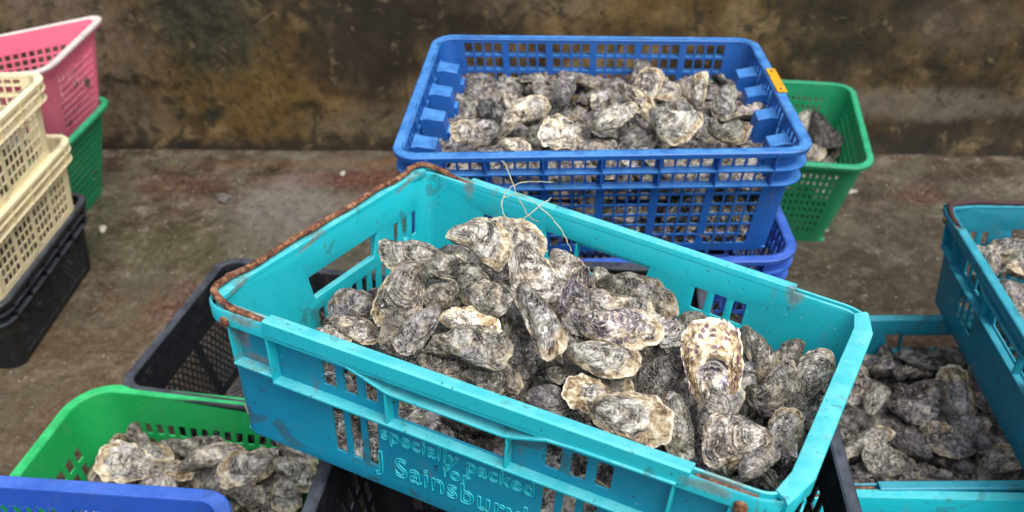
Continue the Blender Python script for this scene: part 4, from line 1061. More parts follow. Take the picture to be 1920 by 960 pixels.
REST = [(5,7332,12492,1235,814,157,147,-539,78),(3,4177,13157,5546,29,-627,46,777,71),(7,-126,13472,5527,4,-253,-967,22,74),(2,1237,7178,5830,1000,20,-4,-10,100),(7,7338,18456,405,80,-391,916,-30,73),(2,-6,13015,5606,606,89,-95,785,96),(6,7650,18694,1325,52,-781,615,91,89),(2,1697,13794,5642,631,412,440,-488,77),(2,8200,12018,3368,963,-35,224,143,102),(9,-4027,9610,1008,361,665,570,-321,113),(11,411,14148,5750,921,-78,-28,-380,77),(6,6070,10881,1277,433,163,162,-872,98),(0,7696,10120,1226,269,-51,-59,960,83),(1,2373,15487,5543,471,142,-77,867,83),(8,7090,18592,1327,137,-616,-217,-744,75),(3,2544,13603,5785,989,-37,6,-143,91),(0,2872,12713,5545,648,60,-68,756,75),(10,1295,12509,4728,760,-618,-101,-174,69),(9,569,12429,4900,627,395,146,656,86),(6,1439,6866,5520,975,-5,223,-3,104),(3,-989,9964,5312,558,212,-138,790,87),(11,7630,18310,1312,510,56,-82,854,82),(5,866,12276,4601,104,-783,503,-351,75),(0,3816,13443,4511,71,-745,-662,-29,80),(9,2413,14841,5632,509,-55,161,-844,90),(6,2835,6976,5159,235,712,-594,291,92),(2,7839,11490,1278,72,218,27,-973,93),(4,26,14876,5535,9,-737,674,-54,72),(9,2742,14265,5568,35,-969,-21,242,84),(2,265,12691,5592,415,101,-195,883,81),(6,6974,11157,1278,804,8,-143,577,91),(10,24,7576,5612,522,58,227,-820,96),(9,-6405,10729,1001,67,792,-516,320,97),(5,2606,12375,4527,586,-129,49,-798,80),(10,627,12471,5608,85,216,174,-957,70),(6,-546,6846,5350,978,-179,66,83,80),(4,-397,9294,5461,319,856,-396,-92,80),(6,-5524,10002,919,38,-848,-521,87,83),(0,498,7811,5388,818,-55,88,566,97),(7,7299,19118,1304,29,5,86,-996,78),(11,7704,19974,1345,517,126,105,-840,101),(8,687,15077,5586,679,-275,214,646,83),(1,857,13351,5616,961,174,-191,101,87),(0,7615,18579,343,977,93,-187,52,75),(6,6986,18712,208,980,-79,180,15,80),(1,999,8911,5269,131,600,-129,778,73),(1,2305,12597,5553,270,34,-67,960,90),(8,3171,7214,4946,338,-30,53,939,90),(0,618,7898,5718,62,580,102,-806,84),(1,-18,14478,5525,322,-145,0,-936,69),(0,1526,13323,5556,942,-52,52,-327,85),(0,2445,7473,5680,959,133,211,-135,96),(0,6699,18899,323,619,-388,62,680,75),(0,8522,12173,1226,557,-99,-8,824,83),(11,-978,10011,5530,887,-71,242,388,75),(2,1961,12308,4547,369,6,-61,927,79),(1,7650,12149,1240,628,-140,-66,-763,102),(8,237,9089,5529,251,-774,280,510,101),(1,1210,6370,5629,206,-282,18,-937,89),(8,-4984,9239,1146,171,523,787,-279,109),(10,3293,13740,5573,143,423,-890,93,96),(5,2553,13220,5558,293,77,23,-953,86),(6,7391,18378,185,577,-315,-254,-710,66),(11,-5508,10362,981,350,-344,-167,-855,99),(8,4058,12196,4734,863,-60,443,-235,69),(6,-374,12092,4849,207,358,-669,618,79),(8,-1117,12148,5611,484,245,205,-815,97),(0,-2614,7463,5516,186,-619,629,432,94),(8,-1435,7838,5492,930,-141,-285,-183,87),(3,2694,6404,5072,184,-408,249,859,75),(2,-1852,7633,5367,420,-192,184,868,85),(0,659,8500,5598,700,81,435,560,97),(2,7355,20609,1365,124,20,-70,990,89),(1,7559,21539,1318,745,103,-121,648,88),(8,778,7269,5743,197,-109,-151,962,102),(7,-4680,9705,1036,646,38,-252,-720,88),(5,687,13721,5548,516,4,46,-855,80),(6,-710,8512,5349,697,239,-5,676,89),(5,1566,7107,5264,459,-107,53,-880,90),(8,-3746,8829,1161,671,30,-614,-414,112),(5,2024,13292,5557,64,-727,665,-157,78),(10,6058,12512,1548,645,-85,-34,-759,97),(1,8749,11889,3309,888,-78,-135,-432,99),(11,5081,9803,1413,904,281,-70,-313,85),(7,5458,10836,1224,129,-412,-900,-64,81),(6,9315,12465,1255,719,-265,-353,-537,85),(11,-991,8157,5478,843,2,-210,496,103),(9,-1300,8876,5553,313,-274,221,-882,95),(5,-596,10309,5258,349,403,429,-729,105),(4,914,8887,5567,211,-550,-792,157,85),(3,1492,8234,5564,788,-126,256,-546,96),(2,-1437,8983,5271,297,439,-19,848,103),(1,-653,8854,5430,743,115,191,-631,96),(3,6757,18619,199,37,-687,-235,-687,71),(2,-4683,8914,1215,273,-956,90,-63,106),(5,7366,19732,1339,356,113,33,-927,90),(5,6924,20852,1311,770,-15,43,-637,75),(7,3315,13201,5529,220,-12,85,-972,74),(11,10298,8715,3333,862,-36,-154,482,108),(11,9803,9045,3332,954,-91,-280,-48,85),(11,9559,11267,3281,18,-999,-7,43,101),(11,9292,9534,3310,793,-90,-49,-601,98),(11,8742,10890,3287,63,90,-48,993,80),(10,10706,9681,3354,437,-269,-97,-853,77),(10,10276,10777,3442,231,-126,-19,-964,101),(9,11286,12468,3348,45,331,21,942,80),(9,11143,9772,3365,372,-288,-163,-867,89),(9,9383,9086,3393,475,304,-135,815,103),(9,8707,11448,3385,754,-169,-285,-567,99),(8,10792,12214,3321,737,142,244,-613,77),(8,9118,11017,3362,940,10,287,-187,100),(8,8617,9040,3345,630,-41,1,776,91),(7,9565,12495,3304,5,-94,995,-23,98),(6,10343,9309,3345,623,-185,51,758,93),(6,10256,12284,3338,21,-398,-7,-917,89),(6,10103,8051,3358,859,137,-372,323,100),(6,10002,11461,3374,899,-82,-389,-184,109),(6,9880,10520,3349,874,-31,-101,474,91),(6,9707,7846,3351,545,241,216,-773,93),(5,10812,10483,3320,10,81,0,-997,97),(5,9341,10236,3332,298,10,44,-954,107),(5,8116,8550,3335,200,15,43,-979,110),(4,8881,10103,3312,46,-992,-114,-28,95),(4,8848,8532,3418,516,475,171,-692,107),(3,11321,10961,3281,26,975,181,-122,95),(3,10525,12611,3304,46,-598,32,800,78),(2,11379,11664,3311,25,87,-993,82,104),(2,10855,11653,3320,250,-116,-7,-961,77),(2,8717,8051,3364,587,34,-58,807,103),(2,8464,9771,3378,980,-28,168,99,108),(1,10220,9867,3305,955,-7,-142,260,96),(1,9490,8632,3280,793,-117,-83,-592,76),(1,8238,10851,3312,362,-147,-33,-920,102),(0,11008,8734,3320,771,-69,-16,633,99),(0,10932,12845,3324,986,-57,40,-151,101),(0,10675,11173,3329,775,46,-78,625,101),(0,10648,8150,3329,839,81,-150,517,96),(0,10449,11722,3298,160,-41,-57,985,82),(11,10063,11754,1255,457,-128,25,-880,105),(11,9201,9351,1225,758,-41,-24,650,85),(10,10325,10561,1342,840,9,-539,-63,106),(10,9817,12297,1294,566,-194,195,777,87),(10,9286,10316,1546,57,116,202,-971,94),(9,10036,10078,1271,28,346,30,937,80),(9,9196,11478,1450,147,-169,8,-975,92),(9,8228,11703,1318,334,-160,143,-918,99),(9,5371,9507,1238,31,757,-650,53,101),(8,9311,9770,1242,809,169,466,-317,77),(8,8662,9310,1233,356,-519,-384,-676,78),(7,9572,11577,1235,962,-92,-23,255,98),(7,9202,11091,1224,134,-5,-991,-2,82),(7,9131,10279,1214,123,-13,-94,988,82),(6,10055,9546,1270,528,356,-260,725,94),(6,9513,10526,1262,95,-453,-44,-885,89),(6,9015,11973,1271,823,233,472,-212,87),(6,8777,10029,1458,730,271,612,-140,109),(5,9772,10231,1329,780,196,582,117,93),(5,8570,10252,1255,195,-180,86,-960,95),(5,5877,12296,1359,393,-372,-306,-783,110),(4,5786,11840,1297,196,174,194,-945,79),(4,5481,11750,1381,138,-654,-405,-624,107),(3,10544,11080,1237,59,355,-5,-933,78),(3,8716,10652,1245,461,-179,34,-869,78),(3,7782,9400,1332,21,-622,-377,-686,95),(3,6185,11752,1332,353,-830,-375,-214,94),(2,10045,11139,1379,506,188,96,836,96),(2,9630,9843,1504,167,-4,-876,-453,104),(2,8833,10824,1474,834,6,107,541,102),(2,8737,11259,1273,885,85,226,-398,90),(2,5320,11377,1222,34,-841,-528,111,88),(2,5236,12312,1422,88,269,236,930,103),(2,5050,10872,1425,108,-671,43,732,108),(1,8652,11790,1397,199,189,961,16,99),(0,9768,10888,1233,73,-895,-440,30,93),(0,9639,9296,1434,14,703,-704,-104,101),(0,8879,9746,1240,492,-231,29,839,82),(11,2299,7986,5431,373,148,-11,916,102),(11,1825,5534,5653,457,-188,-735,-465,84),(11,1347,5494,5331,754,-15,-87,651,82),(11,1318,7853,5369,22,-996,-77,-33,97),(11,1081,8860,4884,376,69,-118,917,77),(11,842,7918,5616,345,489,37,-801,92),(11,243,9758,5376,864,31,63,498,89),(11,-66,7771,5280,973,-144,-79,-161,98),(11,-312,8701,5148,425,69,148,-890,94),(11,-354,9089,5277,637,-122,185,-738,81),(11,-1156,9327,5450,776,-335,-144,-515,99),(11,-1187,8875,5167,812,13,-515,-275,81),(10,733,8922,5387,400,-518,191,-731,73),(10,-893,7301,5529,400,303,-214,-838,74),(10,-1138,10429,5121,314,840,44,-439,93),(9,2195,6935,5485,757,148,-551,318,95),(9,1880,5121,5601,120,599,413,675,77),(9,1581,7482,5503,209,916,-231,-254,88),(9,1495,8664,5148,19,305,245,920,95),(9,487,8417,5414,104,582,134,795,89),(9,-267,9186,5036,160,33,-65,984,98),(9,-401,9753,4963,37,-924,292,-243,100),(9,-765,9369,5064,241,945,120,-183,98),(8,1657,5820,5663,701,213,-653,-192,88),(8,1472,5911,5522,738,12,410,-535,73),(8,1392,9074,5475,568,-275,734,253,98),(8,759,5604,5378,237,-614,-353,-665,75),(8,320,8766,5522,853,76,-61,-513,75),(8,66,9666,4885,928,-168,263,205,87),(8,-1847,8202,5526,381,-655,-68,-649,77),(8,-2586,7914,5425,940,-144,108,-290,102),(7,2776,7487,5421,189,45,-974,114,78),(7,2376,7290,5351,140,-228,963,23,94),(7,1622,6452,5336,70,35,-79,-994,78),(7,1349,8713,5427,86,11,-912,401,75),(7,1289,5341,5462,500,352,241,-754,72),(7,1198,7757,5552,116,493,847,160,76),(7,639,6941,5452,86,921,378,-35,75),(7,-1401,8524,5615,803,104,-541,225,81),(7,-1751,8970,5104,130,-26,-987,88,78),(6,2616,7838,5252,813,175,189,-522,81),(6,2415,7701,4948,845,80,494,-190,83),(6,1918,6760,5383,91,-374,9,-923,85),(6,1696,5738,5287,51,-702,705,-91,89),(6,729,8463,5162,198,200,110,-953,89),(6,409,8223,5159,909,-137,114,377,87),(6,-775,7976,5246,960,-111,-252,-47,104),(6,-821,8946,5087,285,-488,-228,-793,93),(6,-2087,8774,5256,902,5,-430,-26,96),(5,984,7360,5275,42,954,-253,158,83),(5,966,5769,5528,501,86,183,-842,78),(5,785,8846,4986,800,25,-216,-560,75),(5,395,8824,5058,790,-367,-454,-184,90),(5,-31,8950,5354,436,-417,284,-745,102),(5,-232,8133,5099,579,-97,16,-810,84),(4,1163,8572,5292,170,411,437,782,93),(4,434,9045,5215,95,617,-486,612,78),(4,290,7784,5106,83,947,-56,306,77),(4,55,8351,5339,215,901,321,-199,90),(4,-255,8729,5662,211,-255,56,-942,87),(4,-373,7144,5645,149,-583,-757,254,104),(4,-714,10283,4899,377,-95,128,-913,76),(4,-1068,7714,5530,455,-555,299,629,88),(4,-1193,10056,4956,7,946,126,297,102),(3,1155,9119,5101,598,120,-614,501,77),(3,818,7696,5065,219,335,-14,-916,74),(3,286,5987,5410,208,-569,-132,-784,91),(3,-396,8316,5729,408,220,-885,26,78),(3,-722,9929,4945,553,496,623,-246,78),(3,-1597,8208,5347,24,-897,-63,436,75),(3,-1876,8581,5370,155,513,-747,-393,78),(2,1688,8051,5362,914,-350,102,-178,87),(2,1175,8081,5161,233,-181,12,955,89),(2,492,9304,5111,830,316,81,-452,81),(2,80,9567,5229,968,-117,181,128,104),(2,-132,8165,5452,721,-293,622,89,91),(2,-569,9812,5320,587,-303,-8,750,103),(2,-1009,9640,5361,376,645,657,-102,76),(2,-1159,8361,5216,278,41,29,959,101),(2,-1485,10114,5249,189,-651,495,-543,98),(2,-1578,9473,5017,9,-837,-519,173,84),(1,2324,7732,5559,189,59,-156,968,78),(1,2270,8016,5158,904,-39,158,-394,95),(1,1671,8662,4833,813,-38,-27,581,88),(1,983,7022,5586,607,-48,-791,-59,78),(1,660,9316,4849,389,44,6,-920,97),(1,570,6420,5282,449,50,-25,892,94),(1,-402,7953,5428,404,-108,909,1,91),(1,-1142,9444,5035,568,-379,12,-731,73),(0,2066,8451,5120,814,-101,13,572,79),(0,1184,6952,5373,253,504,264,783,79),(0,715,7389,5465,736,165,93,-651,90),(0,-1996,8271,5320,660,362,-70,654,92),(11,6306,19074,219,716,-351,-147,-586,73),(11,5823,18738,175,880,-14,-126,457,79),(9,5881,19082,209,465,-207,2,-861,68),(5,6321,18828,400,364,-62,25,929,72),(4,6379,18580,198,279,811,463,-222,71),(3,7621,18684,175,137,-106,56,-983,62),(1,5401,18941,158,49,-983,-71,-160,60),(0,7315,18728,212,340,106,91,930,64),(11,-3023,6620,2449,91,84,-49,991,111),(11,-4545,9359,941,662,-89,-74,740,92),(11,-5271,6433,916,876,-82,-63,-470,85),(10,-3815,7844,1047,687,-173,-546,-447,101),(10,-4896,10373,1107,839,-111,-91,-525,90),(10,-4972,10015,1012,252,-342,378,823,81),(10,-6213,8140,1309,421,-36,-219,879,102),(9,-3774,9251,1002,653,-70,-52,-752,97),(9,-3888,7253,993,931,-60,-181,-312,91),(9,-4570,6959,992,696,-195,-274,-634,91),(8,-4243,5598,1034,403,-384,519,649,106),(8,-5270,10651,945,517,-370,-370,-677,84),(7,-4348,6480,950,976,-65,-137,-158,96),(7,-5263,8616,1199,983,-108,130,-73,85),(6,-5853,8441,1026,796,301,411,-326,114),(5,-3937,8212,1065,247,-822,177,481,90),(5,-4370,8399,1219,82,31,36,995,92),(5,-4404,8622,946,448,-15,-92,889,96),(5,-4409,5886,964,486,257,-153,821,91),(5,-4811,8980,954,671,-39,-89,735,101),(5,-5267,7227,977,293,272,21,-916,103),(5,-6924,7252,925,789,-45,-5,613,85),(4,-4217,7503,1053,316,146,906,241,92),(4,-5860,6225,1023,759,-14,577,301,97),(4,-7274,6982,1018,415,171,212,-868,89),(3,-3581,8445,962,101,363,-140,916,89),(3,-4027,6675,1135,24,-934,-188,303,89),(3,-4152,9058,1022,205,-432,-518,-709,83),(3,-4824,7282,1069,944,247,9,-218,87),(3,-5584,7015,924,174,371,-912,8,90),(3,-6080,7530,986,721,229,-442,482,105),(3,-6389,7403,970,409,-426,-466,-659,91),(3,-6733,9291,968,767,88,-275,573,94),(3,-7433,8513,897,1,-976,214,45,87),(2,-5086,6045,1013,728,150,171,-647,115),(2,-5586,7839,1055,795,-214,-60,564,111),(2,-6090,6940,973,991,-114,-38,-55,90),(2,-6809,6518,917,67,191,977,-74,91),(2,-6893,7670,1074,919,-183,-152,313,110),(2,-7092,8377,1023,477,230,-70,846,106),(1,-4344,8089,1006,382,180,27,906,115),(1,-4948,7742,948,120,-193,-10,974,100),(1,-4993,8397,1003,787,-256,237,508,111),(1,-5589,6573,989,570,-176,-335,-729,98),(1,-5861,8062,1125,387,-362,110,841,105),(1,-6336,6412,935,58,-161,-10,-985,102),(0,-3836,6720,934,238,-84,-55,966,89),(0,-4576,7542,927,997,-65,33,-23,86),(0,-5313,8123,965,253,382,79,-885,90),(0,-5350,9339,939,811,16,93,-577,94),(0,-5649,8917,994,577,179,236,-761,111),(0,-6521,8257,959,156,-42,-60,985,110),(10,7926,20773,1385,562,-179,159,791,83),(9,5402,18657,1324,32,535,-844,23,96),(8,5439,19178,1457,807,-24,-298,-509,102),(7,6015,19699,1303,30,195,979,-45,78),(6,7488,21141,1318,93,-530,842,37,83),(6,6417,20722,1369,224,155,116,-955,93),(6,6121,20439,1362,4,398,-4,917,89),(6,6065,18745,1452,945,180,258,-95,104),(5,7019,19526,1354,179,-779,597,-63,83),(5,6446,20091,1330,166,-47,85,-981,84),(4,6476,21225,1410,487,476,172,-712,93),(4,5918,21246,1387,531,-43,113,-839,76),(4,5650,19700,1324,34,-975,1,-219,77),(3,6599,19449,1343,90,144,99,-980,74),(2,5867,19117,1368,347,-54,-136,926,85),(2,5700,20702,1445,344,-224,243,879,103),(2,5663,20272,1313,55,846,521,-98,84),(2,5303,19896,1494,78,-771,64,628,101),(1,6792,18987,1328,398,69,-83,911,94),(0,8070,21290,1317,567,-61,-34,821,79),(0,6882,20115,1332,986,-58,40,-148,90),(0,6546,19123,1502,67,-7,-33,-997,79),(0,6336,19209,1323,994,-39,90,40,82),(9,3837,14042,4572,381,-162,-35,-910,83),(9,-1153,12322,5037,69,103,-960,251,84),(8,-294,12496,5034,796,-495,238,255,78),(8,-980,12500,4754,643,303,165,-684,88),(7,39,12182,4664,199,-393,-812,384,72),(6,1525,12307,4568,300,470,-39,830,79),(5,253,12393,4626,443,546,-44,-709,76),(5,-639,12403,5106,411,-456,-344,-711,90),(4,580,12314,4532,131,826,-198,512,72),(4,125,12167,5037,599,-725,-313,-127,88),(4,-655,12422,4582,456,325,1,-829,71),(2,-79,12427,4837,708,-285,171,623,87),(2,-271,12346,4546,290,-193,62,936,77),(2,-816,12186,4796,411,442,-410,685,89),(2,-1061,12287,4500,84,-818,-569,34,76),(0,1110,12299,4522,951,36,-190,244,75),(6,2901,13471,5611,956,-97,245,128,99),(4,2375,14474,5702,344,-417,133,-831,88),(3,2551,13825,5560,89,-463,29,-881,70),(0,2654,15238,5542,572,-62,-34,817,75),(0,2125,12937,5544,353,-97,-2,931,75),(11,2731,7302,4929,39,50,35,997,86),(11,2253,5985,5228,739,-181,-405,-506,88),(11,1732,6240,5200,892,-87,-79,436,95),(10,2621,7373,5203,816,-51,-87,569,88),(10,127,4909,3602,199,-24,-979,-29,98),(9,2144,6426,5161,766,-62,133,626,76),(9,-1913,5088,3638,14,-163,26,-986,96),(8,3128,5779,3614,85,28,27,-996,95),(8,2957,7803,4933,453,-383,755,280,110),(8,1906,7486,5157,35,165,877,-450,108),(8,1279,6136,5318,863,24,504,-30,100),(7,-1290,7248,5350,135,154,-974,93,108),(6,1095,7379,5104,907,-168,-333,-197,79),(6,-703,5239,3616,316,-215,-1,924,97),(6,-1366,4931,3620,335,181,138,-914,100),(5,2014,5430,5290,409,-25,62,910,93),(5,-130,5367,3585,902,35,73,-424,98),(4,1689,7898,5084,494,-184,255,811,106),(4,798,6906,5229,660,-369,-288,-587,79),(4,548,5283,3682,437,149,224,-858,99),(4,165,6874,5353,932,-54,-340,116,106),(3,1444,7345,5078,359,91,-51,927,84),(3,722,6008,5368,493,-284,-53,-821,97),(3,-851,7080,5278,68,978,-102,-166,79),(2,2746,4615,3620,842,-46,-7,-537,100),(2,2092,6860,5087,542,-152,175,808,80),(1,546,7470,5142,53,-20,76,996,108),(1,-1888,5984,3545,910,20,53,-411,76),(0,2102,7193,5067,574,-290,-314,-698,93),(0,1250,6672,5180,565,-3,75,822,86),(0,-409,7681,5195,88,-241,-74,-964,85)]
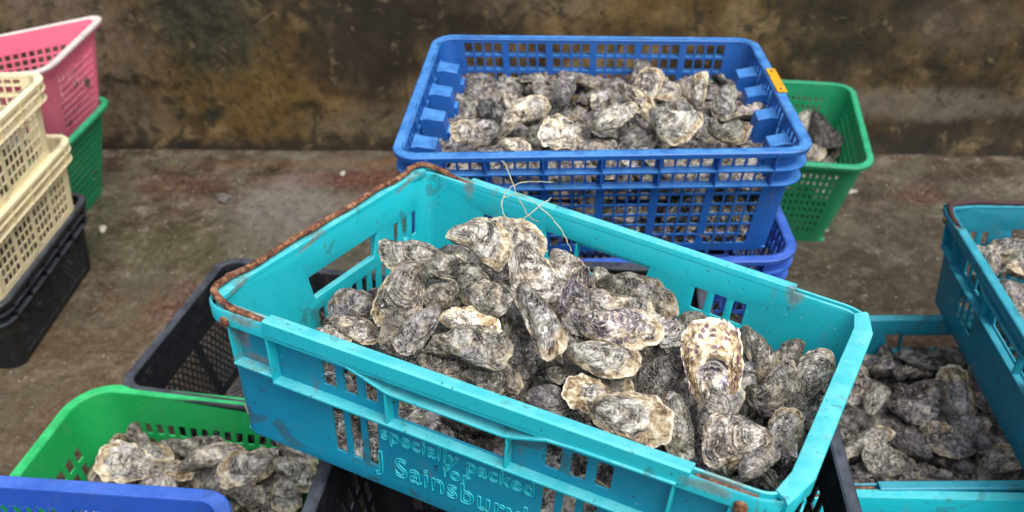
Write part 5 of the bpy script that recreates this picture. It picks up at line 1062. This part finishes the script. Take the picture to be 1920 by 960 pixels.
# variant, place, axes, scale, shading (brightness, tan margin, purple, algae), label, group
HEROES = [
 (9,-0.0357,0.9144,0.6609,[-0.3596,0.8967,0.2582],[-0.8756,-0.2286,-0.4256],[-0.3226,-0.3791,0.8673],0.1044,0.08,0.0876,(1.15,0.55,0.15,0.2),'topmost oyster of the teal crate heap,grey with a yellowish brown ragged edge','big oysters heaped in the tilted teal crate'),
 (5,0.0061,0.9645,0.6332,[-0.3201,0.9424,0.097],[-0.8488,-0.2398,-0.4713],[-0.4208,-0.2332,0.8766],0.0764,0.0829,0.0757,(1.35,0.4,0.1,0.2),'pale cream oyster under the loose twine at the back of the teal crate heap','big oysters heaped in the tilted teal crate'),
 (3,-0.1238,0.9072,0.6441,[0.1304,-0.9864,0.1002],[0.8674,0.0646,-0.4935],[0.4803,0.1513,0.864],0.1041,0.0853,0.09,(1.1,0.1,0.35,0.5),'long pale grey oyster pointing at the end hand hole of the teal crate','big oysters heaped in the tilted teal crate'),
 (7,-0.0778,0.8681,0.6556,[-0.0384,0.9857,0.1638],[-0.8947,0.0391,-0.445],[-0.4451,-0.1637,0.8804],0.0456,0.0508,0.0458,(1.35,0.25,0.0,0.1),'smooth pale grey white oyster beneath the topmost one','big oysters heaped in the tilted teal crate'),
 (0,-0.1271,0.8084,0.659,[-0.8676,-0.4619,0.1843],[0.2784,-0.7582,-0.5896],[0.4121,-0.4602,0.7864],0.0961,0.086,0.0865,(1.05,0.35,0.2,0.6),'broad ringed oyster with orange brown streaks beside the purple grey one','big oysters heaped in the tilted teal crate'),
 (2,-0.19,0.8346,0.6277,[-0.1782,-0.9839,-0.012],[0.9395,-0.1665,-0.2995],[0.2927,-0.0646,0.954],0.0693,0.0547,0.0589,(0.85,0.0,0.9,0.1),'rounded purple grey oyster tucked against the hand hole end of the teal crate','big oysters heaped in the tilted teal crate'),
 (5,-0.1794,0.7903,0.6281,[-0.2388,0.9608,0.1408],[-0.9241,-0.1803,-0.3369],[-0.2983,-0.2106,0.931],0.0488,0.0549,0.0493,(1.3,0.3,0.35,0.0),'pinkish cream oyster just below the rounded purple grey one','big oysters heaped in the tilted teal crate'),
 (6,-0.1028,0.7413,0.6665,[-0.8209,-0.5609,0.1075],[0.4937,-0.7915,-0.3602],[0.2871,-0.2426,0.9267],0.0684,0.0688,0.0651,(1.0,0.05,0.9,0.1),'narrow purple oyster ending in a white tip','big oysters heaped in the tilted teal crate'),
 (5,-0.0466,0.7532,0.6654,[-0.0732,0.9936,0.0862],[-0.9507,-0.0434,-0.307],[-0.3013,-0.1044,0.9478],0.0667,0.0647,0.0624,(1.7,0.9,0.0,0.0),'smooth pale yellow oyster resting above the knobbly brown one','big oysters heaped in the tilted teal crate'),
 (9,-0.0421,0.6923,0.6841,[-0.3567,0.9171,-0.1781],[-0.9246,-0.3739,-0.0732],[-0.1338,0.1386,0.9813],0.0858,0.0923,0.0846,(0.85,0.1,0.1,0.5),'knobbly grey brown oyster lying across the middle front of the teal heap','big oysters heaped in the tilted teal crate'),
 (6,-0.0267,0.7786,0.68,[-0.3364,0.9415,-0.0194],[-0.892,-0.3252,-0.314],[-0.3019,-0.0883,0.9492],0.0835,0.0576,0.0671,(0.85,0.0,0.0,1.0),'grey green oyster with white highlights at the centre of the teal heap','big oysters heaped in the tilted teal crate'),
 (0,0.0256,0.8405,0.6516,[-0.9798,0.1742,0.0984],[-0.1986,-0.7873,-0.5837],[-0.0242,-0.5914,0.806],0.1047,0.0969,0.0957,(1.35,0.1,0.3,0.2),'large pale grey oyster standing upright near the top of the teal heap','big oysters heaped in the tilted teal crate'),
 (3,0.0279,0.7357,0.681,[-0.9543,0.2917,-0.0655],[-0.2906,-0.9565,-0.0261],[-0.0703,-0.0059,0.9975],0.0881,0.1258,0.1016,(1.0,0.35,0.45,0.4),'long slanting oyster with deep parallel ridges beside the large pale grey one','big oysters heaped in the tilted teal crate'),
 (8,0.0706,0.7776,0.6707,[-0.979,-0.2023,-0.0248],[0.201,-0.9383,-0.2813],[0.0337,-0.2804,0.9593],0.0817,0.0941,0.0835,(0.75,0.0,1.6,0.0),'dark violet oyster with white streaks,upright in the centre of the teal heap','big oysters heaped in the tilted teal crate'),
 (10,0.1162,0.8034,0.6361,[-0.3977,0.9151,0.0659],[-0.7984,-0.3098,-0.5163],[-0.4521,-0.2579,0.8539],0.0776,0.085,0.0773,(1.3,0.1,0.3,0.1),'pale mauve grey oyster beneath the rough dark mossy one','big oysters heaped in the tilted teal crate'),
 (2,0.1113,0.7301,0.6717,[-0.3226,0.9341,-0.1532],[-0.9247,-0.3455,-0.1596],[-0.202,0.0902,0.9752],0.0813,0.0917,0.0822,(1.15,0.25,0.75,0.2),'grey oyster with violet blotches lying flat right of the dark violet one','big oysters heaped in the tilted teal crate'),
 (1,0.151,0.8529,0.6193,[-0.4715,0.8815,0.0277],[-0.8553,-0.4493,-0.2582],[-0.2151,-0.1454,0.9657],0.1121,0.1012,0.1013,(0.65,0.3,0.0,1.6),'rough dark mossy brown oyster near the back hand hole of the teal crate','big oysters heaped in the tilted teal crate'),
 (4,0.0909,0.6903,0.6654,[-0.0986,0.994,0.0468],[-0.9726,-0.0863,-0.2158],[-0.2105,-0.0668,0.9753],0.0814,0.0776,0.0755,(1.05,0.45,0.0,0.3),'brown ringed oyster with a yellowish lower edge,below the violet blotched one','big oysters heaped in the tilted teal crate'),
 (0,0.2041,0.6815,0.6577,[0.9716,0.1505,-0.1824],[-0.2339,0.7264,-0.6463],[0.0352,0.6706,0.741],0.1073,0.1016,0.0993,(1.5,1.25,1.2,0.0),'largest tan oyster with purple brown spots,facing up at the end of the teal crate','big oysters heaped in the tilted teal crate'),
 (7,0.0743,0.6363,0.6668,[0.3849,-0.92,0.0734],[0.9091,0.3642,-0.202],[0.1591,0.1445,0.9766],0.0553,0.0581,0.0539,(1.2,1.0,0.0,0.2),'oyster with a broad yellow margin partly under a larger grey one by the front rim','big oysters heaped in the tilted teal crate'),
 (7,0.1067,0.591,0.6825,[-0.2841,0.9573,-0.0531],[-0.8333,-0.2739,-0.4802],[-0.4743,-0.0922,0.8755],0.0679,0.082,0.0712,(1.25,0.75,0.35,0.1),'big oval grey oyster with a cream margin by the front rim,teal heap','big oysters heaped in the tilted teal crate'),
 (11,0.0338,0.6381,0.6603,[-0.0756,0.965,0.251],[-0.9611,-0.0034,-0.2761],[-0.2656,-0.2621,0.9278],0.0627,0.0515,0.0543,(0.6,0.0,1.6,0.0),'dark bluish purple oyster speckled white beside the front rim','big oysters heaped in the tilted teal crate'),
 (10,0.2036,0.5811,0.6624,[-0.0906,-0.9749,-0.2034],[0.9195,-0.0034,-0.393],[0.3825,-0.2226,0.8968],0.0722,0.0654,0.0654,(1.35,0.1,0.3,0.2),'plump pale grey white oyster below the large spotted tan one','big oysters heaped in the tilted teal crate'),
 (2,0.3228,0.7166,0.6105,[0.7451,0.5858,-0.3188],[-0.6618,0.7086,-0.2447],[0.0825,0.3933,0.9157],0.0568,0.071,0.0607,(0.95,0.2,0.2,0.7),'grey oval oyster leaning on the pale end rim of the teal crate','big oysters heaped in the tilted teal crate'),
 (3,0.2782,0.76,0.6004,[-0.9861,0.166,-0.0002],[-0.1659,-0.9857,0.0311],[0.0049,0.0307,0.9995],0.0867,0.1024,0.0898,(0.75,0.5,0.1,0.6),'dark oyster with a thin pale edge behind the spotted tan one','big oysters heaped in the tilted teal crate'),
 (8,0.2785,0.6959,0.6128,[0.4548,0.8828,-0.1174],[-0.8736,0.4166,-0.2514],[-0.173,0.2169,0.9608],0.088,0.0727,0.0763,(0.55,0.1,0.3,0.6),'dark ruffled oyster between the spotted tan one and the pale end rim','big oysters heaped in the tilted teal crate'),
 (10,0.1638,0.7133,0.6214,[-0.6778,-0.7333,-0.0529],[0.6693,-0.5856,-0.4574],[0.3044,-0.3455,0.8877],0.0655,0.0711,0.0649,(0.8,0.0,1.1,0.2),'crinkled dark mauve oyster left of the spotted tan one','big oysters heaped in the tilted teal crate'),
 (4,0.1552,0.6058,0.6533,[-0.9953,0.0089,0.0969],[-0.0259,-0.9841,-0.1755],[0.0938,-0.1772,0.9797],0.0606,0.0735,0.0637,(0.75,0.0,0.2,0.8),'dark grey ridged oyster between the oval grey one and the plump pale one','big oysters heaped in the tilted teal crate'),
 (9,0.2182,0.837,0.5806,[-0.2579,0.9661,-0.0125],[-0.9444,-0.2548,-0.2077],[-0.2038,-0.0418,0.9781],0.0719,0.0583,0.0618,(0.55,0.1,0.3,0.8),'small dark brown oyster against the back wall above the spotted tan one','big oysters heaped in the tilted teal crate'),
 (6,0.1773,0.8122,0.6004,[-0.8217,0.5598,0.1067],[-0.5698,-0.805,-0.165],[-0.0065,-0.1964,0.9805],0.0875,0.0604,0.0702,(1.15,0.0,0.6,0.1),'pale lilac oyster between the violet blotched and the small dark brown ones','big oysters heaped in the tilted teal crate'),
 (11,-0.0741,0.6939,0.6585,[-0.1603,0.9736,0.1625],[-0.9784,-0.1349,-0.1564],[-0.1304,-0.1841,0.9742],0.0698,0.053,0.0583,(0.95,0.2,0.2,0.8),'greenish grey oyster below the left end of the knobbly brown one','big oysters heaped in the tilted teal crate'),
 (1,-0.0216,0.6759,0.6561,[-0.2223,0.9728,0.0653],[-0.9346,-0.1935,-0.2984],[-0.2777,-0.1274,0.9522],0.073,0.0611,0.0637,(0.85,0.2,0.2,0.4),'brown grey oyster half hidden under the knobbly one by the front rim','big oysters heaped in the tilted teal crate'),
 (6,0.0006,0.7335,0.6292,[-0.8966,0.3051,0.3209],[-0.3628,-0.9217,-0.1374],[0.2539,-0.2397,0.9371],0.0613,0.0568,0.0561,(0.8,0.0,1.0,0.1),'mauve grey oyster deep in the gap right of the knobbly one','big oysters heaped in the tilted teal crate'),
 (5,0.0973,0.686,0.6369,[-0.1996,0.9798,-0.0112],[-0.9578,-0.1975,-0.2089],[-0.2068,-0.0309,0.9779],0.0487,0.053,0.0483,(1.0,0.5,0.0,0.2),'thin pale brown oyster sandwiched under the ringed one','big oysters heaped in the tilted teal crate'),
 (3,0.2192,0.5563,0.6564,[0.6162,0.7867,-0.0383],[-0.733,0.555,-0.3933],[-0.2881,0.2704,0.9186],0.0579,0.0468,0.0497,(0.95,0.0,0.6,0.2),'veined grey oyster wedged in the front corner of the teal crate','big oysters heaped in the tilted teal crate'),
 (0,0.2648,0.6206,0.6252,[0.7891,0.5908,-0.1679],[-0.6115,0.7813,-0.1248],[0.0574,0.2012,0.9779],0.0545,0.0648,0.0567,(0.95,0.4,0.4,0.3),'brownish pink oyster along the pale end rim near the front corner','big oysters heaped in the tilted teal crate'),
 (8,-0.1321,0.7669,0.6422,[-0.9489,-0.0566,0.3104],[-0.0368,-0.9572,-0.2871],[0.3134,-0.2838,0.9062],0.0691,0.0654,0.0639,(0.7,0.2,0.3,0.3),'dark slate oyster left of the white tipped purple one','big oysters heaped in the tilted teal crate'),
 (2,0.1588,0.647,0.6387,[-0.9864,0.164,-0.0074],[-0.1599,-0.9703,-0.1817],[-0.037,-0.178,0.9833],0.0373,0.038,0.0358,(1.2,1.1,1.2,0.0),'small tan oyster patch with dark spots beside the big oval grey one','big oysters heaped in the tilted teal crate'),
 (7,0.0457,0.7075,0.6286,[-0.4471,0.8875,-0.1116],[-0.8341,-0.4588,-0.3062],[-0.3229,-0.0438,0.9454],0.0266,0.0258,0.0249,(1.2,0.0,0.0,0.5),'smallest round greenish grey oyster near the centre of the teal heap','big oysters heaped in the tilted teal crate'),
 (5,0.114,0.9076,0.5976,[-0.9231,0.3823,-0.0426],[-0.3411,-0.8647,-0.3687],[-0.1777,-0.3258,0.9286],0.0511,0.0451,0.0457,(1.4,0.1,0.0,0.4),'pale greenish oyster behind the dark violet one','big oysters heaped in the tilted teal crate'),
 (4,0.0683,0.9161,0.616,[-0.6508,0.7589,-0.0222],[-0.6775,-0.5937,-0.4341],[-0.3426,-0.2675,0.9006],0.0752,0.0586,0.0636,(1.35,0.2,0.2,0.1),'small pale grey oyster behind the large upright one','big oysters heaped in the tilted teal crate'),
 (9,-0.0507,0.8455,0.6522,[-0.8976,0.4306,0.0945],[-0.4401,-0.8621,-0.2511],[-0.0267,-0.2669,0.9633],0.0696,0.0686,0.0656,(0.75,0.3,0.0,1.0),'dark green grey oyster under the topmost one','big oysters heaped in the tilted teal crate'),
 (4,-0.0745,0.8297,0.6406,[-0.6469,-0.7497,0.1393],[0.7241,-0.6612,-0.1962],[0.2392,-0.0261,0.9706],0.083,0.0625,0.0691,(0.65,0.1,0.2,0.9),'dark oyster in the hollow behind the smooth pale yellow one','big oysters heaped in the tilted teal crate'),
 (10,0.2051,0.6547,0.6372,[0.9333,0.3521,-0.0708],[-0.3424,0.8127,-0.4715],[-0.1085,0.4643,0.879],0.0665,0.0703,0.065,(0.85,0.1,0.4,0.2),'grey oyster directly beneath the large spotted tan one','big oysters heaped in the tilted teal crate'),
 (6,-0.0136,0.7775,0.6393,[-0.9979,0.063,0.0138],[-0.0645,-0.9644,-0.2563],[-0.0029,-0.2567,0.9665],0.0708,0.0697,0.0667,(0.75,0.1,0.3,0.8),'shaded grey oyster between the pale yellow and the long ridged ones','big oysters heaped in the tilted teal crate'),
 (1,-0.2062,0.7885,0.6208,[-0.3331,0.9398,-0.0765],[-0.9282,-0.3411,-0.1485],[-0.1657,0.0215,0.9859],0.0536,0.0471,0.0478,(1.2,0.4,0.2,0.0),'pinkish beige oyster just showing over the front rim at the rusty bar end','big oysters heaped in the tilted teal crate'),
 (1,0.3139,0.7641,0.5841,[0.8563,0.3824,-0.3471],[-0.485,0.8265,-0.2859],[0.1776,0.4131,0.8932],0.0709,0.0645,0.0643,(0.6,0.1,0.2,0.6),'dark curled oyster left of the grey oval one at the end wall','big oysters heaped in the tilted teal crate'),
 (8,0.1313,0.7386,0.6208,[-0.9186,0.3891,0.0695],[-0.3895,-0.8615,-0.3256],[-0.0668,-0.3262,0.9429],0.0863,0.0595,0.0693,(0.65,0.1,0.6,0.3),'shadowed dark oyster beside the brown ringed one','big oysters heaped in the tilted teal crate'),
 (1,0.0614,0.7347,0.6434,[-0.9642,0.2435,-0.105],[-0.2028,-0.9322,-0.2997],[-0.1708,-0.2676,0.9482],0.0762,0.0795,0.074,(0.95,0.2,0.2,0.5),'grey ridged oyster under the lower end of the long slanting one','big oysters heaped in the tilted teal crate'),
 (4,0.1437,0.7095,0.6137,[-0.961,-0.2539,-0.1099],[0.2756,-0.9132,-0.3001],[-0.0242,-0.3186,0.9476],0.0544,0.0517,0.0504,(0.5,0.0,0.4,0.4),'nearly black oyster in the gap above the big oval grey one','big oysters heaped in the tilted teal crate'),
 (6,0.277,0.8687,0.552,[-0.7406,0.6708,-0.0385],[-0.5957,-0.682,-0.4243],[-0.3109,-0.2913,0.9047],0.0673,0.0464,0.054,(0.5,0.0,0.3,0.6),'dark small oyster low against the back wall behind the spotted tan one','big oysters heaped in the tilted teal crate'),
 (7,-0.6453,1.0221,0.15,[0.0809,-0.9658,0.2464],[0.9822,0.0352,-0.1846],[0.1696,0.2569,0.9514],0.1009,0.1005,0.0957,(1.15,0.4,0.2,0.0),'large pinkish ringed oyster in the bright green basket,nearest its bent rim','oysters in the bright green basket'),
 (5,-0.6069,1.0487,0.145,[-0.3748,0.927,-0.0105],[-0.9125,-0.3709,-0.1727],[-0.164,-0.0552,0.9849],0.0576,0.0735,0.0623,(1.0,0.7,0.3,0.0),'small open tan oyster behind the large pinkish ringed one','oysters in the bright green basket'),
 (3,-0.647,1.0856,0.14,[0.6828,-0.6875,0.2473],[0.7252,0.5965,-0.3439],[0.0889,0.4141,0.9059],0.0623,0.0626,0.0593,(0.7,0.0,0.5,0.2),'slim dark oyster leaning on the holes of the bright green basket','oysters in the bright green basket'),
 (8,-0.5464,1.0634,0.14,[-0.0062,0.9629,0.2697],[-0.9424,0.0846,-0.3236],[-0.3344,-0.2562,0.907],0.084,0.0936,0.0843,(0.7,0.1,0.4,0.2),'dark oyster with a white crest at the back of the bright green basket','oysters in the bright green basket'),
 (7,-0.5594,1.0062,0.15,[-0.1954,0.9501,0.243],[-0.9439,-0.115,-0.3097],[-0.2663,-0.2899,0.9193],0.0433,0.0619,0.05,(1.2,1.2,0.1,0.0),'small orange tan oyster in the middle of the bright green basket','oysters in the bright green basket'),
 (9,-0.4975,1.0164,0.165,[0.1702,0.9852,0.0196],[-0.908,0.1645,-0.3854],[-0.383,0.0478,0.9225],0.0772,0.1103,0.0891,(1.15,0.2,0.2,0.0),'long pale oyster over a dark hollow in the bright green basket','oysters in the bright green basket'),
 (2,-0.4353,0.9856,0.17,[-0.413,-0.8975,0.155],[0.8395,-0.4411,-0.3174],[0.3532,-0.0009,0.9355],0.1017,0.0908,0.0914,(1.05,0.6,0.4,0.1),'broad oyster with bold brown rings in the bright green basket','oysters in the bright green basket'),
 (6,-0.4813,0.9614,0.155,[-0.9343,-0.3518,0.0584],[0.3172,-0.8946,-0.3148],[0.163,-0.2756,0.9474],0.0996,0.0986,0.0941,(0.65,0.0,1.2,0.1),'dark purple oyster beneath the long pale one in the bright green basket','oysters in the bright green basket'),
 (5,-0.3575,0.9898,0.155,[-0.318,0.9341,0.1626],[-0.8755,-0.2234,-0.4286],[-0.364,-0.2786,0.8888],0.0774,0.0852,0.0772,(1.2,0.3,0.2,0.1),'greyish ringed oyster at the right corner of the bright green basket','oysters in the bright green basket'),
 (0,-0.3631,0.9363,0.165,[-0.9966,-0.033,0.076],[0.01,-0.9583,-0.2856],[0.0823,-0.2838,0.9553],0.0828,0.0571,0.0665,(1.1,0.3,0.4,0.1),'pair end oyster with folded rings below the greyish ringed one','oysters in the bright green basket'),
 (1,-0.4141,0.9425,0.15,[-0.2576,0.9209,0.2924],[-0.94,-0.1687,-0.2967],[-0.2239,-0.3513,0.9091],0.0905,0.0922,0.0868,(0.8,0.3,0.3,0.2),'shaded brown oyster beside the rounded blue rim corner','oysters in the bright green basket'),
 (11,-0.371,1.0467,0.14,[-0.5351,0.8433,-0.0504],[-0.8194,-0.5326,-0.2121],[-0.2057,-0.0722,0.9759],0.0718,0.0863,0.0751,(0.8,0.2,0.2,0.2),'dull brown oyster at the far corner of the green basket below the teal crate','oysters in the bright green basket'),
 (0,0.7716,1.1268,0.16,[0.9781,0.1016,-0.1817],[-0.173,0.8823,-0.4377],[0.1159,0.4595,0.8806],0.0931,0.1132,0.098,(1.15,0.8,0.4,0.1),'curved tan rimmed oyster standing out among the dark ones in the dull teal crate','oysters in the dull teal crate on the ground'),
 (7,0.7007,1.0415,0.165,[-0.2322,0.9636,-0.1323],[-0.8113,-0.2669,-0.5202],[-0.5366,-0.0135,0.8437],0.0458,0.0526,0.0467,(1.1,1.0,0.0,0.1),'small pale yellow ringed oyster in the middle of the dull teal crate','oysters in the dull teal crate on the ground'),
 (2,0.5905,0.9778,0.17,[0.3764,-0.9262,0.0217],[0.8186,0.3215,-0.4759],[0.4338,0.1969,0.8793],0.0832,0.0665,0.0711,(0.95,0.1,0.2,0.2),'squarish pale grey oyster at the front rim of the dull teal crate','oysters in the dull teal crate on the ground'),
 (9,0.6212,1.1098,0.162,[0.8688,0.4806,-0.1192],[-0.4828,0.7685,-0.4199],[-0.1102,0.4224,0.8997],0.0584,0.0782,0.0649,(1.05,0.1,0.1,0.3),'pale triangular oyster in the dull teal crate','oysters in the dull teal crate on the ground'),
 (4,0.6029,1.161,0.16,[-0.996,0.0283,-0.0853],[0.0251,-0.8243,-0.5656],[-0.0863,-0.5655,0.8202],0.1168,0.1038,0.1047,(0.8,0.0,0.6,0.0),'wide dark grey oyster by the pale end rim,lying in the dull teal crate','oysters in the dull teal crate on the ground'),
 (10,0.6859,1.0953,0.158,[-0.2619,0.9421,-0.2094],[-0.9347,-0.3016,-0.1879],[-0.2401,0.1465,0.9596],0.0762,0.0804,0.0744,(0.85,0.0,0.8,0.1),'mauve mottled oyster left of the tan rimmed one in the dull teal crate','oysters in the dull teal crate on the ground'),
 (8,0.7638,1.0635,0.15,[-0.4746,0.874,-0.1048],[-0.8157,-0.4814,-0.3207],[-0.3307,-0.0667,0.9414],0.1049,0.0724,0.0842,(0.8,0.2,0.7,0.1),'crinkled lilac oyster under the tan rimmed one in the dull teal crate','oysters in the dull teal crate on the ground'),
 (5,0.7783,0.9727,0.17,[0.3651,0.8662,-0.3411],[-0.9122,0.2596,-0.3171],[-0.1862,0.4269,0.8849],0.0749,0.0758,0.0716,(0.9,0.5,0.1,0.2),'brownish ringed oyster in the front corner of the dull teal crate','oysters in the dull teal crate on the ground'),
 (3,0.5748,1.02,0.164,[0.4245,0.892,-0.1553],[-0.9018,0.4013,-0.1603],[-0.0806,0.2081,0.9748],0.0851,0.104,0.0898,(0.95,0.3,0.1,0.1),'long slanting grey oyster above the squarish pale one','oysters in the dull teal crate on the ground'),
 (3,0.3153,1.3733,0.631,[0.9577,0.1927,-0.2136],[-0.2853,0.7306,-0.6204],[0.0365,0.6551,0.7547],0.068,0.0738,0.0673,(1.15,0.7,0.2,0.2),'slim tan oyster standing on end in the sticker marked blue crate','oysters heaped in the upper blue crate'),
 (7,0.0804,1.2542,0.623,[0.4194,-0.9073,0.0309],[0.8293,0.369,-0.4196],[0.3693,0.2016,0.9072],0.0876,0.0692,0.0745,(1.5,0.2,0.0,0.0),'round whitish oyster near the front of the sticker marked blue crate','oysters heaped in the upper blue crate'),
 (9,0.0202,1.314,0.627,[0.5816,0.8126,-0.0369],[-0.6635,0.4477,-0.5994],[-0.4706,0.3731,0.7996],0.0748,0.0985,0.0823,(1.25,0.2,0.2,0.0),'long pale brown oyster slanting in the sticker marked blue crate','oysters heaped in the upper blue crate'),
 (5,0.0076,1.2163,0.625,[-0.1386,0.9903,0.0001],[-0.9224,-0.129,-0.3641],[-0.3605,-0.0506,0.9314],0.0445,0.0489,0.0444,(1.9,0.1,0.0,0.0),'small bright white oyster against the front rim of the blue crate','oysters heaped in the upper blue crate'),
 (10,0.2564,1.2667,0.629,[-0.4981,0.8595,-0.1149],[-0.746,-0.4923,-0.4484],[-0.442,-0.1377,0.8864],0.0955,0.0849,0.0857,(1.45,0.3,0.1,0.0),'plump creamy white oyster right of centre in the blue crate','oysters heaped in the upper blue crate'),
 (6,0.0959,1.4294,0.615,[0.9882,0.1148,-0.1013],[-0.1478,0.8882,-0.4351],[0.04,0.4449,0.8947],0.075,0.0754,0.0714,(0.95,0.0,1.1,0.0),'violet grey oyster peaking at the back of the blue crate heap','oysters heaped in the upper blue crate'),
 (0,0.2352,1.4165,0.619,[0.8792,0.475,-0.0385],[-0.4543,0.8112,-0.3682],[-0.1437,0.3412,0.9289],0.0786,0.0976,0.0837,(1.2,0.4,0.6,0.0),'mauve and cream oyster leaning up at the back of the blue crate heap','oysters heaped in the upper blue crate'),
 (1,0.2106,1.3428,0.631,[-0.8264,0.5542,-0.0996],[-0.4597,-0.7662,-0.449],[-0.3252,-0.3252,0.888],0.0715,0.094,0.0786,(1.2,0.8,0.1,0.0),'narrow tan edged oyster sloping down the middle of the blue crate heap','oysters heaped in the upper blue crate'),
 (2,-0.0631,1.2679,0.619,[0.3874,-0.9219,0.008],[0.7467,0.3086,-0.5892],[0.5407,0.2343,0.8079],0.0592,0.0614,0.0573,(1.0,0.4,0.2,0.1),'curled grey oyster at the left column wall of the blue crate','oysters heaped in the upper blue crate'),
 (4,0.3626,1.3761,0.611,[-0.9552,-0.2496,-0.1588],[0.2958,-0.8082,-0.5092],[-0.0012,-0.5334,0.8459],0.0752,0.0742,0.071,(0.85,0.1,0.4,0.2),'dark grey oyster beside the slim standing tan one','oysters heaped in the upper blue crate'),
 (8,0.3414,1.2462,0.623,[-0.1659,0.9853,0.0403],[-0.8791,-0.1293,-0.4588],[-0.4469,-0.1116,0.8876],0.0814,0.0706,0.0722,(0.75,0.5,0.0,1.2),'mossy dark oyster in the front corner of the blue crate','oysters heaped in the upper blue crate'),
 (11,0.1665,1.3001,0.625,[0.4361,0.874,-0.2142],[-0.8466,0.3178,-0.427],[-0.3051,0.3675,0.8785],0.0789,0.0773,0.0742,(1.5,0.1,0.0,0.0),'pale oval oyster between the round whitish and the plump creamy ones','oysters heaped in the upper blue crate'),
 (10,0.789,2.0323,0.195,[-0.9429,0.2551,-0.2141],[-0.1392,-0.8859,-0.4424],[-0.3025,-0.3874,0.8709],0.1017,0.1229,0.1067,(0.28,0.0,0.6,0.2),'large dark oyster leaning on the side of the small green basket','oysters in the small green basket'),
 (6,0.753,2.0618,0.2,[-0.9621,-0.2632,-0.0714],[0.2526,-0.7613,-0.5971],[0.1029,-0.5925,0.799],0.1027,0.0841,0.0887,(1.0,0.2,0.2,0.0),'lighter grey oyster beside the blue rim corner in the green basket','oysters in the small green basket'),
 (4,0.7356,1.9344,0.19,[-0.3927,0.9101,-0.1325],[-0.8667,-0.4144,-0.2777],[-0.3077,0.0058,0.9515],0.1016,0.0701,0.0816,(0.8,0.3,0.2,0.0),'brownish oyster at the front of the small green basket','oysters in the small green basket'),
 (6,0.8332,1.2553,0.355,[0.979,0.0243,-0.2025],[-0.1453,0.7801,-0.6085],[0.1432,0.6252,0.7672],0.0514,0.0587,0.0523,(1.15,0.1,0.5,0.0),'upright pale oyster at the corner of the crate with the dark rusty bar','oysters in the crate with the dark rusty bar'),
 (3,0.8769,1.2605,0.35,[0.4651,0.8832,-0.0597],[-0.842,0.4206,-0.3379],[-0.2733,0.2074,0.9393],0.0602,0.0769,0.0651,(0.8,0.1,0.3,0.0),'slim dark oyster next to the upright pale one','oysters in the crate with the dark rusty bar'),
 (2,0.8306,1.1732,0.355,[-0.697,0.6819,-0.2218],[-0.5667,-0.7133,-0.4123],[-0.4394,-0.1617,0.8836],0.0564,0.0527,0.0518,(1.0,0.1,0.9,0.0),'lilac oyster low in the crate with the dark rusty bar','oysters in the crate with the dark rusty bar'),
 (5,0.8139,1.1182,0.355,[-0.4408,0.8545,-0.2748],[-0.8367,-0.502,-0.2188],[-0.325,0.1335,0.9363],0.0605,0.045,0.0501,(1.3,0.2,0.0,0.0),'white oyster at the frame edge in the crate with the dark rusty bar','oysters in the crate with the dark rusty bar'),
 (4,-0.7712,2.0735,0.005,[-0.2722,0.9622,0.0],[-0.9622,-0.2722,0.0],[0.0,0.0,1.0],0.0645,0.0571,0.0578,(0.45,0.0,0.9,0.0),'single dark shell lying alone on the wet ground between wall and black crate',None),
 (2,0.2633,0.6844,0.6089,[-0.4395,0.8754,-0.2014],[-0.7543,-0.4814,-0.4464],[-0.4877,-0.0443,0.8719],0.0498,0.0454,0.0452,(0.6,0.0,1.0,0.3),'dusky purple oyster in the dark gap between the plump pale one and the end rim','big oysters heaped in the tilted teal crate'),
 (10,0.2961,0.6646,0.6107,[-0.9999,0.0077,-0.0136],[-0.0007,-0.8911,-0.4537],[-0.0157,-0.4537,0.891],0.0422,0.0395,0.0388,(0.6,0.0,0.5,0.5),'small dark oyster pressed to the end rim below the grey oval one','big oysters heaped in the tilted teal crate'),
 (4,0.192,0.6252,0.6316,[-0.9178,0.3215,-0.2327],[-0.2517,-0.9248,-0.2853],[-0.307,-0.2033,0.9298],0.049,0.0391,0.0418,(0.5,0.0,0.8,0.3),'dark oyster squeezed beneath the spotted tan one and the plump pale one','big oysters heaped in the tilted teal crate'),
 (6,-0.2245,0.7696,0.6203,[-0.312,0.934,0.1744],[-0.939,-0.2751,-0.2066],[-0.145,-0.2282,0.9628],0.0418,0.0306,0.0344,(0.8,0.2,0.6,0.2),'little grey oyster at the corner below the rusty bar end','big oysters heaped in the tilted teal crate'),
]

def main():
    make_materials()
    M['yellow'] = flat_material('yellow_sticker', (.85, .42, .02)); M['ink'] = flat_material('ink', (.02, .02, .03))
    M['pale'] = plastic('worn_white_plastic', (.66, .58, .58), (.80, .76, .74), .5, .5, (.3, .25, .2)); M['chip'] = flat_material('pale_shell', (.55, .52, .46), .6)
    M['dark_rust'] = flat_material('dark_rust', (.065, .030, .030), .8); M['twine'] = flat_material('twine_fibre', (.50, .50, .36), .8)
    build_crates()
    build_oysters()
    place_heaps()
    for h in HEROES: place_hero(*h)
    build_setting(); twine(); camera_and_light()

def place_hero(var, x, y, z, ax, a1, a2, sx, sy, sz, col, label, group):
    m = Matrix(((ax[0], ax[1], ax[2]), (a1[0], a1[1], a1[2]), (a2[0], a2[1], a2[2]))).to_4x4()
    make_oyster(var, Matrix.Translation((x, y, z)) @ m @ Matrix.Diagonal((sx, sy, sz, 1)), col, label, group, True)

if not globals().get('NO_MAIN'): main()
